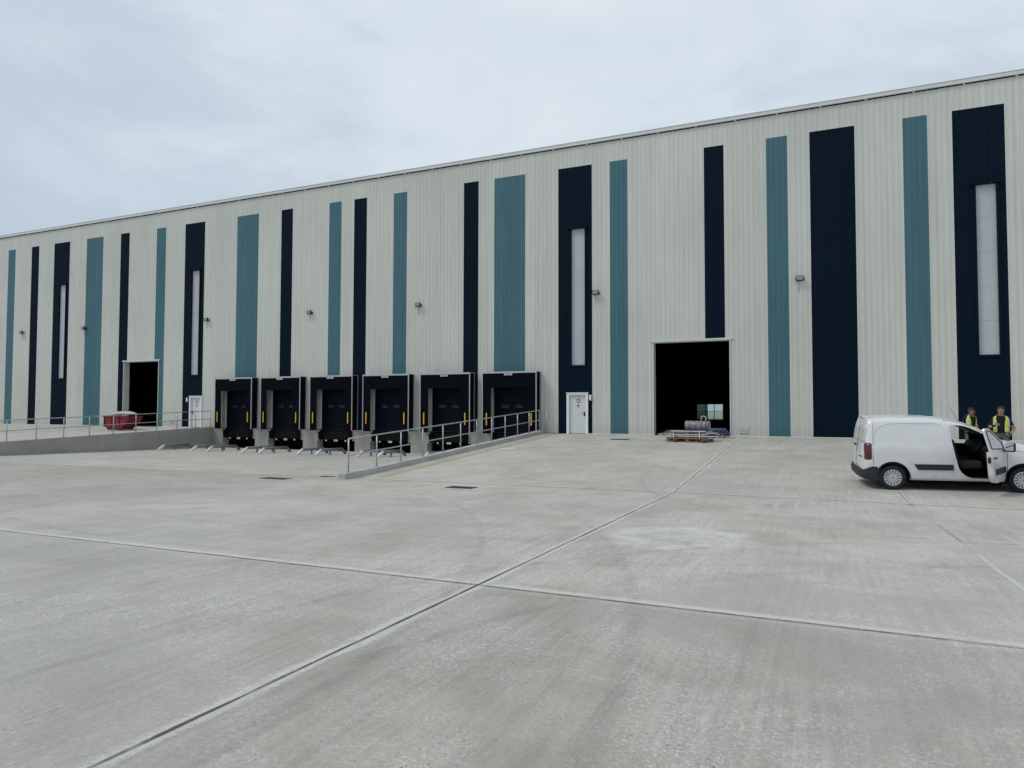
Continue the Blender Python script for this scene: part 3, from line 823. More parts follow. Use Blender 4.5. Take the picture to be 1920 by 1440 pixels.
def ip(x, tab):
    if x <= tab[0][0]: return tab[0][1]
    for (a, va), (b, vb) in zip(tab, tab[1:]):
        if x <= b:
            return va+(vb-va)*(x-a)/(b-a)
    return tab[-1][1]
TOP = [(-.62, 1.765), (-.45, 1.795), (0, 1.815), (.5, 1.818), (.9, 1.805), (1.25, 1.765), (1.45, 1.725), (1.62, 1.68), (1.9, 1.56), (2.2, 1.37), (2.42, 1.235), (2.5, 1.205), (2.8, 1.16), (3.1, 1.09), (3.35, .98), (3.5, .80), (3.56, .62)]
BELT = [(-.62, 1.08), (1.3, 1.08), (2.2, 1.06), (2.45, 1.03), (3.1, .93), (3.35, .80), (3.5, .64), (3.56, .52)]
WID = [(-.62, .955), (-.50, .985), (-.2, 1), (2.3, 1), (2.9, .98), (3.25, .92), (3.45, .80), (3.56, .62)]
BOT = [(-.62, .36), (-.35, .26), (.3, .24), (2.5, .24), (3.3, .24), (3.56, .34)]
HW = .885
def section(x):
    T, B, Wd, Z0 = ip(x, TOP), ip(x, BELT), ip(x, WID), ip(x, BOT)
    h = T-B; hood = 1 if x > 2.46 else 0
    lean = .155*min(1, h/.76)+ (0 if not hood else .05)
    pts = [(.74, Z0), (.80, Z0+.01), (.855, Z0+.06), (.872, Z0+.16), (.885, (Z0+B)*.5), (.885, B-.16), (.872, B-.02), (.862, B+.02*min(1, h/.5)),
           (.862-lean*.28, B+h*.28), (.862-lean*.60, B+h*.58), (.862-lean*.95, B+h*.80), (.862-lean*1.15, B+h*.87), (.862-lean*1.6, B+h*.935), (.862-lean*2.4, B+h*.975), (.40, B+h*.993), (.2, T), (0, T+.004)]
    return [(y*Wd, z) for y, z in pts]
def van_side_y(x, z):
    """outer half width of the body at (x, z)"""
    s = section(x)
    for (ya, za), (yb, zb) in zip(s, s[1:]):
        if za <= z <= zb and zb > za: return ya+(yb-ya)*(z-za)/(zb-za)
    return s[-1][0]
def lean_x(x, z):
    t = max(0, min(1, (-.30-x)/.32))            # the tail leans forward towards the roof
    t2 = t*t*(3-2*t)
    return x+t2*.13*max(0, z-1.0)**1.3

def van_shell():
    bm = bmesh.new()
    xs = [-.60, -.575, -.54, -.48, -.40, -.30, -.15, 0, .15, .3, .5, .7, .9, 1.1, 1.25, 1.35, 1.45, 1.55, 1.62, 1.7, 1.8, 1.9, 2.0, 2.1, 2.2, 2.3, 2.38, 2.42, 2.46, 2.5, 2.6, 2.75, 2.9, 3.0, 3.1, 3.2, 3.3, 3.38, 3.45, 3.5, 3.54, 3.56]
    rings = []
    for x in xs:
        s = section(x); k = {-.60: .955, -.575: .982, -.54: .995}.get(x, 1)
        ring = [bm.verts.new((lean_x(x, z), -y*k, z)) for y, z in s] + [bm.verts.new((lean_x(x, z), y*k, z)) for y, z in s[-2::-1]]
        rings.append(ring)
    for A, B in zip(rings, rings[1:]):
        n = len(A)
        for j in range(n): bm.faces.new((A[j], B[j], B[(j+1) % n], A[(j+1) % n]))
    # bowed tail: rings shrinking to the middle
    def cap(ring, dx, sgn):
        prev = ring; n = len(ring); zc = .95
        for k, (s, d) in enumerate(((.86, .035), (.62, .055), (.3, .065))):
            cur = [bm.verts.new((v.co.x+sgn*d*dx, v.co.y*s, zc+(v.co.z-zc)*(1-(1-s)*.55))) for v in ring]
            for j in range(n):
                f = (prev[j], prev[(j+1) % n], cur[(j+1) % n], cur[j])
                bm.faces.new(f if sgn > 0 else f[::-1])
            prev = cur
        bm.faces.new(prev if sgn > 0 else prev[::-1])
    cap(rings[0], 1, -1); cap(rings[-1], 1, 1)
    bmesh.ops.recalc_face_normals(bm, faces=bm.faces)
    me = bpy.data.meshes.new('body'); bm.to_mesh(me); bm.free(); return me

def rounded(poly, r, n=5):
    """round the corners of a polygon of (a, b)"""
    out = []; k = len(poly)
    for i in range(k):
        p = Vector(poly[i]); a = Vector(poly[i-1]); b = Vector(poly[(i+1) % k])
        ri = r[i] if isinstance(r, (list, tuple)) else r
        d1, d2 = (a-p), (b-p); t = min(ri, d1.length*.48, d2.length*.48)
        p1, p2 = p+d1.normalized()*t, p+d2.normalized()*t
        for j in range(n+1):
            u = j/n; q = p1*(1-u)**2+p*2*u*(1-u)+p2*u*u; out.append((q.x, q.y))
    return out

DOORWAY = rounded([(1.265, 1.62), (1.62, 1.60), (2.38, 1.205), (2.41, .32), (1.66, .33), (1.46, .50), (1.34, 1.0)], [.09, .15, .05, .06, .22, .25, .5], 6)
FARWIN = rounded([(1.46, 1.04), (1.46, 1.57), (1.72, 1.52), (2.16, 1.27), (2.18, 1.02)], [.04, .09, .1, .05, .05])
SIDEPANEL = rounded([(-.42, 1.12), (-.40, 1.50), (-.10, 1.655), (1.04, 1.655), (1.13, 1.56), (1.06, 1.16), (.92, 1.075), (-.30, 1.12)], [.03, .18, .25, .08, .2, .12, .15, .02])

def solid(build, mat):
    mb = MB(); build(mb); o = mb.build('cutter', mat); return o
def boolean(o, cutters):
    for c in cutters:
        m = o.modifiers.new('b', 'BOOLEAN'); m.operation = 'DIFFERENCE'; m.object = c; m.solver = 'EXACT'
        m.material_mode = 'TRANSFER'
    dg = bpy.context.evaluated_depsgraph_get(); dg.update()
    me = bpy.data.meshes.new_from_object(o.evaluated_get(dg))
    o.modifiers.clear(); o.data = me
    for c in cutters:
        d = c.data; bpy.data.objects.remove(c); bpy.data.meshes.remove(d)

van = bpy.data.objects.new('van', None); link(van)
tag(van, 'white panel van with black bumper and its near front door swung open', 'van')
me = van_shell(); me.materials.append(M['paint'])
body = link(bpy.data.objects.new('body', me))
RW = (-.0, .305); FWX = 2.80
cut = []
for x in (0, FWX):
    for s in (-1, 1):
        cut.append(solid(lambda mb, x=x, s=s: mb.tube([(x, s*1.1, .315), (x, s*.60, .315)], .385, 40), M['vplastic']))
cut.append(solid(lambda mb: mb.prism(DOORWAY, -1.2, .80), M['cabin']))
cut.append(solid(lambda mb: mb.prism(FARWIN, .6, 1.2), M['cabin']))
cut.append(solid(lambda mb: mb.box(1.52, -.70, .42, 2.56, .78, 1.12), M['cabin']))
# pressed side panel, 9 mm deep, following the body side
def press(mb):
    a = [mb.b.verts.new((x, -(van_side_y(x, z)-.010), z)) for x, z in SIDEPANEL]
    c = [mb.b.verts.new((x, -1.2, z)) for x, z in SIDEPANEL]; n = len(a)
    mb.b.faces.new(c)
    ctr = mb.b.verts.new((.35, -(van_side_y(.35, 1.38)-.010), 1.38))
    for i in range(n):
        mb.b.faces.new((a[i], a[(i+1) % n], c[(i+1) % n], c[i])); mb.b.faces.new((a[i], ctr, a[(i+1) % n]))
cut.append(solid(press, M['paint']))
boolean(body, cut)
body.parent = van
for p in body.data.polygons: p.use_smooth = True
body.data.set_sharp_from_angle(angle=R(28))

def side_decal(name, poly, mat, off=.006, parent=None, thick=.012, sgn=-1):
    """a thin solid lying on the body side"""
    mb = MB()
    a = [mb.b.verts.new((x, sgn*(van_side_y(x, z)+off), z)) for x, z in poly]
    b = [mb.b.verts.new((x, sgn*(van_side_y(x, z)+off-thick), z)) for x, z in poly]; n = len(a)
    mb.b.faces.new(a); mb.b.faces.new(b[::-1])
    for i in range(n): mb.b.faces.new((a[i], b[i], b[(i+1) % n], a[(i+1) % n]))
    return mb.build(name, mat, parent or body)
def side_line(name, pts, r=.004, off=0, mat=None, sgn=-1):
    return MB().tube([(lean_x(x, z), sgn*(van_side_y(x, z)+off), z) for x, z in pts], r, 6).build(name, mat or M['lineg'], body)
side_decal('rubbing_strip', rounded([(.47, .655), (.56, .515), (1.325, .515), (1.325, .655)], .015), M['vplastic'], .02, body, .05)
side_line('panel_gap', [(-.44, z) for z in (.62, .8, 1.0, 1.2, 1.4, 1.55, 1.66, 1.74)], .005)
side_line('panel_gap', [(1.335, z) for z in (.26, .38, .50, .66, .8)], .003)
side_line('panel_gap', [(2.435, .27), (2.45, .40), (2.465, .6), (2.465, .85), (2.455, 1.02)], .006)
side_line('sill_crease', [(.42, .315), (.9, .31), (1.6, .305), (2.3, .31)], .004, -.001, M['paint'])
# drip channel over the doorway and along the roof edge
side_line('roof_channel', [(1.17, 1.72), (1.40, 1.695), (1.62, 1.63), (1.9, 1.49), (2.2, 1.325), (2.4, 1.215)], .011, -.004, M['cabin'])
# swage over the rear wheel
side_line('wheel_swage', [(.52*math.cos(t), .34+.55*math.sin(t)) for t in [math.pi*(.2+.6*k/12) for k in range(13)]], .007, -.003, M['paint'])
# black arch lip, sill tyre gap
for x in (0, FWX):
    MB().tube([(x+.388*math.cos(t), -(HW-.004), .315+.388*math.sin(t)) for t in [R(-8)+R(196)*k/24 for k in range(25)]], .010, 6).build('arch_lip', M['vplastic'], body)
# rear bumper, wrapping round the tail
mb = MB(); ring = []
plan = [(-.36, -.885), (-.50, -.90), (-.60, -.87), (-.68, -.74), (-.72, -.40), (-.735, 0), (-.72, .40), (-.68, .74), (-.60, .87), (-.50, .90), (-.36, .885)]
for i, (x, y) in enumerate(plan):
    c = 1 if 0 < i < len(plan)-1 else .0
    inn = Vector((x, y))*.90+Vector((.05, 0))
    zt = .60 if i in (0, 1, 9, 10) else (.56 if i in (2, 8) else .50)
    ring.append([mb.b.verts.new(p) for p in ((inn.x+.06, inn.y, .22), (x+.07, y*.985, .24), (x, y, .32), (x-.01, y*1.002, .42), (x+.005, y, zt-.03), (inn.x, inn.y*1.03, zt), (inn.x+.05, inn.y, zt-.02))])
for A, B in zip(ring, ring[1:]):
    for j in range(7): mb.b.faces.new((A[j], A[(j+1) % 7], B[(j+1) % 7], B[j]))
mb.b.faces.new(ring[0]); mb.b.faces.new(ring[-1][::-1])
mb.build('rear_bumper', M['vplastic'], van, smooth=40)
# tail lamps
for s in (-1, 1):
    mb = MB(); rows = []
    for z in (.745, .80, .90, 1.0, 1.1, 1.165):
        w = .985 if .76 < z < 1.15 else .97
        row = []
        for (x, yy) in ((-.488, 1.010), (-.54, 1.005), (-.60, .975), (-.635, .90), (-.645, .80)):
            row.append(mb.b.verts.new((lean_x(x, z)+.022-.006, s*van_side_y(-.45, z)*yy*w/.985, z)))
        rows.append(row)
    for A, B in zip(rows, rows[1:]):
        for j in range(4): mb.b.faces.new((A[j], A[j+1], B[j+1], B[j]))
    o = mb.build('tail_lamp', M['lampred'], van, smooth=60)
    md = o.modifiers.new('s', 'SOLIDIFY'); md.thickness = .02; md.offset = -1
mb = MB(); mb.box(-.30, -.55, .17, 3.2, .55, .27); mb.box(.42, -.76, .15, 2.36, .76, .26); mb.box(-.06, -.7, .24, .06, .7, .34); mb.build('underbody', M['rubber'], van)  # black boxes added to deepen the shade under the van
# rear door details: shut line, window pressing, handle, emblem
from mathutils.bvhtree import BVHTree
BV = BVHTree.FromPolygons([v.co[:] for v in body.data.vertices], [p.vertices[:] for p in body.data.polygons])
def tail(x, y, z):
    h = BV.ray_cast(Vector((-3, y, z)), Vector((1, 0, 0)))
    return ((h[0].x if h[0] else -.62)-.004, y, z)
MB().tube([tail(0, .08, z) for z in (.52, .7, .9, 1.1, 1.3, 1.5, 1.68)], .005, 6).build('door_gap', M['lineg'], body)
for s in (-1, 1):
    ys = sorted((s*.14, s*.72)); mb = MB(); nn = 6
    M.setdefault('reargl', car_mat('rear_panel', (.52, .54, .50), .25, .3))
    for i in range(nn):
        for j in range(5):
            y0, y1 = ys[0]+(ys[1]-ys[0])*i/nn, ys[0]+(ys[1]-ys[0])*(i+1)/nn; z0, z1 = 1.17+.42*j/5, 1.17+.42*(j+1)/5
            mb.face([tail(0, y0, z0), tail(0, y1, z0), tail(0, y1, z1), tail(0, y0, z1)])
    bmesh.ops.remove_doubles(mb.b, verts=mb.b.verts, dist=.001)
    o = mb.build('rear_panel', M['reargl'], body, smooth=50); md = o.modifiers.new('s', 'SOLIDIFY'); md.thickness = .012; md.offset = 0
t = tail(0, .20, 1.05); MB().box(t[0]-.03, .12, 1.03, t[0]+.01, .30, 1.07, .008).build('rear_handle', M['vplastic'], body)
t = tail(0, -.40, .95)
for k in range(2):
    z = .93+k*.045
    MB().tube([tail(0, -.46, z-.03), tail(0, -.40, z), tail(0, -.34, z-.03)], .009, 6).build('emblem', M['rim'], body)
mb = MB(); 
for k in range(6): tt = tail(0, -.62+.06*k, .80); mb.box(tt[0]-.004, -.62+.06*k, .785, tt[0]+.006, -.585+.06*k, .815)
mb.build('badge_lettering', M['lineg'], body)
# high brake lamp lip on the roof edge
MB().box(-.56, -.30, 1.765, -.40, .30, 1.80, .012).build('roof_lip', M['paint'], body)
MB().box(-.568, -.10, 1.772, -.558, .10, 1.788).build('high_lamp', M['lampred'], body)
# windscreen lying on the shell
mb = MB(); g = []
for i in range(9):
    x = 1.66+(2.40-1.66)*i/8; s = section(x); T = ip(x, TOP); row = []
    for j in range(9):
        y = (-.60-.06*i/8)+(1.2+.12*i/8)*j/8
        zz = [za+(zb-za)*(abs(y)-ya)/(yb-ya) for (ya, za), (yb, zb) in zip(s[:-1], s[1:]) if min(ya, yb) <= abs(y) <= max(ya, yb) and abs(ya-yb) > 1e-6 and zb > T-.35]
        row.append(mb.b.verts.new((x+.004, y, (zz[-1] if zz else T)+.006)))
    g.append(row)
for i in range(8):
    for j in range(8): mb.b.faces.new((g[i][j], g[i+1][j], g[i+1][j+1], g[i][j+1])).smooth = True
mb.build('windscreen', M['vglass'], van)
mb = MB(); mb.tube([(2.43, -.62, 1.235), (2.40, -.1, 1.265)], .012, 6); mb.build('wiper', M['vplastic'], van)
MB().tube([(1.75, .18, 1.65), (1.52, .16, 2.06)], [.006, .003], 6).build('aerial', M['vplastic'], van)
# bonnet gap and head lamp, front bumper
for s in (-1, 1):
    side_line('bonnet_gap', [(2.47, 1.03), (2.8, .985), (3.1, .915), (3.3, .83)], .005, 0, None, s)
    side_decal('head_lamp', rounded([(3.02, .90), (3.30, .82), (3.46, .66), (3.40, .60), (3.1, .72)], .03), M['vglass'], .008, van, .03, s)
mb = MB(); mb.prism([(3.30, -.76), (3.52, -.60), (3.62, -.30), (3.65, 0), (3.62, .30), (3.52, .60), (3.30, .76)], .26, .46, 'z'); mb.build('front_bumper', M['vplastic'], van, bevel=.02)
# wheels
def wheel(x, s):
    r = empty('wheel', (0, 0, 0)); r.parent = van
    y0, y1 = (s*.865, s*.67)
    mb = MB(); mb.tube([(x, y0-s*.0, .305), (x, y0, .305)], .1, 8) if False else None
    prof_t = [(.205, .0), (.235, .012), (.285, .010), (.302, -.02), (.305, -.06), (.305, -.14), (.298, -.18), (.26, -.195), (.2, -.195)]
    n = 40; rg = []
    for k in range(n):
        a = 2*math.pi*k/n; rg.append([mb.b.verts.new((x+q*math.cos(a), s*(.868+d), .305+q*math.sin(a))) for q, d in prof_t])
    for i in range(n):
        A, B = rg[i], rg[(i+1) % n]
        for j in range(len(prof_t)-1): mb.b.faces.new((A[j], B[j], B[j+1], A[j+1])).smooth = True
    t = mb.build('tyre', M['tyre'], r)
    MB().cyl((x, s*.80, .305), (x, s*.74, .305), .206, 32).build('hub_disc', M['tyre'], r)
    mb = MB(); yf = s*.862
    outer = [2*math.pi*k/48 for k in range(48)]
    A = [mb.b.verts.new((x+.207*math.cos(a), yf, .305+.207*math.sin(a))) for a in outer]
    B = [mb.b.verts.new((x+.186*math.cos(a), yf+s*.006, .305+.186*math.sin(a))) for a in outer]
    Cc = [mb.b.verts.new((x+.180*math.cos(a), s*.82, .305+.180*math.sin(a))) for a in outer]
    for i in range(48):
        j = (i+1) % 48; mb.b.faces.new((A[i], A[j], B[j], B[i])); mb.b.faces.new((B[i], B[j], Cc[j], Cc[i]))
    for k in range(15):
        a = 2*math.pi*k/15+.1; w1, w2 = (.030, .022)
        d = Vector((math.cos(a), math.sin(a))); e = Vector((-d.y, d.x))
        p = [d*.055-e*w1*.42, d*.055+e*w1*.42, d*.188+e*w2, d*.188-e*w2]
        f1 = [mb.b.verts.new((x+q.x, yf-s*(0.004 if i < 2 else 0.0), .305+q.y)) for i, q in enumerate(p)]
        f2 = [mb.b.verts.new((x+q.x, s*.83, .305+q.y)) for q in p]
        mb.b.faces.new(f1); [mb.b.faces.new((f1[i], f1[(i+1) % 4], f2[(i+1) % 4], f2[i])) for i in range(4)]
    mb.tube([(x, s*.80, .305), (x, yf+s*.002, .305)], .062, 24)
    t2 = mb.build('wheel_trim', M['rim'], r)
    mb = MB()
    for q in (0, .022): mb.tube([(x-.028, yf+s*.006, .285+q), (x, yf+s*.006, .303+q), (x+.028, yf+s*.006, .285+q)], .004, 5)
    mb.build('emblem', M['lineg'], t2)
    return r
for x in (0, FWX):
    for s in (-1, 1): wheel(x, s)
# cabin: seats, wheel, dashboard, far door trim
for (y, nm) in ((-.42, 'seat'), (.40, 'seat')):
    r = empty(nm); r.parent = van
    m = Matrix.Translation((1.78, y, .62)); MB().obox(m, .50, .48, .20, .06).build('cushion', M['seatf'], r)
    bx = 0 if y > 0 else -.10
    m = Matrix.Translation((1.51+bx, y, .93)) @ Matrix.Rotation(R(-12), 4, 'Y'); MB().obox(m, .16, .46, .66, .06).build('backrest', M['seatf'], r)
    m = Matrix.Translation((1.42+bx*1.6, y, 1.33)) @ Matrix.Rotation(R(-10), 4, 'Y'); MB().obox(m, .09, .27, .18, .03).build('headrest', M['seatf'], r)
mb = MB(); mb.prism([(2.08, .82), (2.02, 1.02), (2.10, 1.12), (2.40, 1.16), (2.5, 1.0), (2.4, .6), (2.2, .5)], -.72, .76); mb.build('dashboard', M['cabin'], van, bevel=.02)
mb = MB(); cw = Vector((1.98, -.38, 1.10)); tl = Matrix.Rotation(R(-62), 3, 'Y')
mb.tube([cw+tl @ Vector((.18*math.cos(a), .18*math.sin(a), 0)) for a in [2*math.pi*k/28 for k in range(28)]], .015, 8, closed=True)
mb.tube([cw+tl @ Vector((-.17, 0, 0)), cw+tl @ Vector((.17, 0, 0))], .014, 6); mb.tube([cw+tl @ Vector((0, -.17, 0)), cw+tl @ Vector((0, .17, 0))], .014, 6)
mb.tube([cw, cw+Vector((.2, 0, -.1))], .03, 8); mb.build('steering_wheel', M['seatf'], van)
MB().box(1.36, -.862, .80, 1.375, -.835, .86, .003).build('door_striker', M['rim'], van)

# open front door, hinged at its leading edge; local u runs back from the hinge, v is outward
dr = empty('front_door', (2.425, -.872, 0), R(55)); dr.parent = van
dr.rotation_euler = (0, 0, R(57))
OUT = rounded([(0, .33), (.74, .30), (.93, .44), (1.05, .98), (1.14, 1.60), (.80, 1.60), (.05, 1.205)], [.03, .2, .25, .4, .09, .12, .05], 6)
WINH = rounded([(.13, 1.07), (.16, 1.205), (.80, 1.545), (1.045, 1.54), (.985, 1.13)], [.03, .03, .12, .07, .06], 5)
def dl(z): return .16*max(0, z-1.06)/.62*.9         # inward lean of the upper door
def door_leaf(mb):
    # outer ring between outline and window hole is produced by a boolean below
    A = [mb.b.verts.new((-u, dl(z), z)) for u, z in OUT]; B = [mb.b.verts.new((-u, dl(z)+.10, z)) for u, z in OUT]; n = len(A)
    mb.b.faces.new(A); mb.b.faces.new(B[::-1])
    for i in range(n): mb.b.faces.new((A[i], B[i], B[(i+1) % n], A[(i+1) % n]))
mb = MB()
# build leaf in two convex-ish slabs to keep faces planar: lower below the belt, upper frame leaned
def slab(poly, y0f, y1f, m):
    A = [mb.b.verts.new((-u, y0f(z), z)) for u, z in poly]; B = [mb.b.verts.new((-u, y1f(z), z)) for u, z in poly]; n = len(A)
    f = mb.b.faces.new(A); f.material_index = 0
    f = mb.b.faces.new(B[::-1]); f.material_index = 1
    for i in range(n): f = mb.b.faces.new((A[i], B[i], B[(i+1) % n], A[(i+1) % n])); f.material_index = m
lowp = [p for p in OUT if p[1] <= 1.061]
def at_belt(a, b):
    t = (1.06-a[1])/(b[1]-a[1]); return (a[0]+(b[0]-a[0])*t, 1.06)
lower, upper = [], []
for i, p in enumerate(OUT):
    q = OUT[(i+1) % len(OUT)]
    (lower if p[1] <= 1.06 else upper).append(p)
    if (p[1]-1.06)*(q[1]-1.06) < 0:
        c = at_belt(p, q); lower.append(c); upper.append(c)
slab(lower, lambda z: -.012*math.sin(max(0, (z-.3))/.76*math.pi), lambda z: .10, 0)
slab(upper, lambda z: dl(z), lambda z: dl(z)+.045, 0)
leaf = mb.build('door_panel', [M['paint'], M['cabin']], dr)
c = MB(); c.prism([(-u, z) for u, z in WINH], -.3, .5); cw_ = c.build('cutter', M['cabin'])
boolean(leaf, [cw_]); leaf.data.name = 'door_panel'
mb = MB(); A = [mb.b.verts.new((-u, dl(z)+.02, z)) for u, z in WINH]; B = [mb.b.verts.new((-u, dl(z)+.025, z)) for u, z in WINH]
mb.b.faces.new(A); mb.b.faces.new(B[::-1])
gm, nt_, b_ = newmat('clear_door_glass'); b_.inputs['Base Color'].default_value = (.16, .20, .18, 1); b_.inputs['Transmission Weight'].default_value = 1; b_.inputs['Roughness'].default_value = .02; b_.inputs['IOR'].default_value = 1.1
mb.build('window_glass', gm, dr)
mb = MB(); mb.tube([(-u, dl(z)-.004, z) for u, z in WINH], .011, 6, closed=True); mb.build('window_seal', M['cabin'], dr)
MB().box(-.78, -.035, .50, -.05, .01, .64, .012).build('rubbing_strip', M['vplastic'], dr)
mb = MB(); mb.box(-.93, -.045, .885, -.74, -.02, .92, .01); mb.tube([(-.70, -.02, .90), (-.70, -.008, .90)], .018, 10); mb.build('door_handle', M['vplastic'], dr)
MB().box(-1.062, .02, .80, -1.035, .07, .94, .004).build('door_latch', M['cabin'], dr)
mr = empty('door_mirror'); mr.parent = dr
mm_ = Matrix.Translation((-.17, -.15, 1.115)) @ Matrix.Rotation(R(-4), 4, 'Z')
MB().obox(mm_, .10, .20, .215, .03).build('mirror_cap', M['vplastic'], mr)
M['mirror'] = car_mat('mirror_silver', (.82, .84, .85), .05, 0, .5, 1)
MB().obox(mm_ @ Matrix.Translation((-.052, .008, .012)), .006, .165, .175, .002).build('mirror_glass', M['mirror'], mr)
mb = MB(); mb.obox(Matrix.Translation((-.13, -.06, 1.03)), .08, .14, .05, .01); mb.build('mirror_arm', M['vplastic'], mr)

# stand the van on the sloping apron
fwd = Vector((.992, .129, .007)); nrm = Vector((0, -.0515, 1)).normalized()
lft = nrm.cross(fwd).normalized(); nrm = fwd.cross(lft)
P0 = Vector((1.62, 19.8, gout(1.62, 19.8)))+lft*.868
mv = Matrix((fwd, lft, nrm)).transposed().to_4x4(); mv.translation = P0
van.matrix_world = mv
# ------------------------------------------------------------------ two people behind the van
M['skin'] = simple('skin', (.33, .185, .135), .55, 0, .1, 14)
M['skin2'] = simple('skin_tanned', (.24, .12, .085), .55, 0, .1, 14)
M['tee'] = simple('black_tee', (.012, .013, .020), .85, 0, .3, 8, .2)
M['shorts'] = simple('grey_trousers', (.10, .11, .12), .85, 0, .2, 8, .2)
M['hiviz'] = simple('yellow_vest', (.52, .66, .05), .7, 0, .12, 8)
M['reflect'] = simple('silver_band', (.62, .64, .62), .4, 0, .08, 8)
M['hair'] = simple('dark_hair', (.02, .015, .012), .8, 0, .4, 40)
M['boot'] = simple('dark_boots', (.03, .028, .025), .7, 0, .2, 8)
M['eye'] = simple('eye_dark', (.02, .015, .012), .2)
M['lips'] = simple('lips', (.30, .12, .10), .6)

def skinned(name, joints, edges, mats, classify, sub=2):
    bm = bmesh.new(); vs = [bm.verts.new(p) for p, r in joints]
    for a, b in edges: bm.edges.new((vs[a], vs[b]))
    me = bpy.data.meshes.new(name); bm.to_mesh(me); bm.free()
    o = bpy.data.objects.new(name, me); COL.objects.link(o)
    m = o.modifiers.new('skin', 'SKIN'); m.use_smooth_shade = True
    for i, (p, r) in enumerate(joints):
        sv = me.skin_vertices[0].data[i]; sv.radius = r if isinstance(r, tuple) else (r, r); sv.use_root = (i == 0)
    s = o.modifiers.new('sub', 'SUBSURF'); s.levels = sub; s.render_levels = sub
    dg = bpy.context.evaluated_depsgraph_get(); dg.update()
    me2 = bpy.data.meshes.new_from_object(o.evaluated_get(dg)); o.modifiers.clear(); o.data = me2
    me2.name = name; me2.materials.clear()
    for mt in mats: me2.materials.append(mt)
    for p in me2.polygons: p.material_index = classify(p.center); p.use_smooth = True
    return o

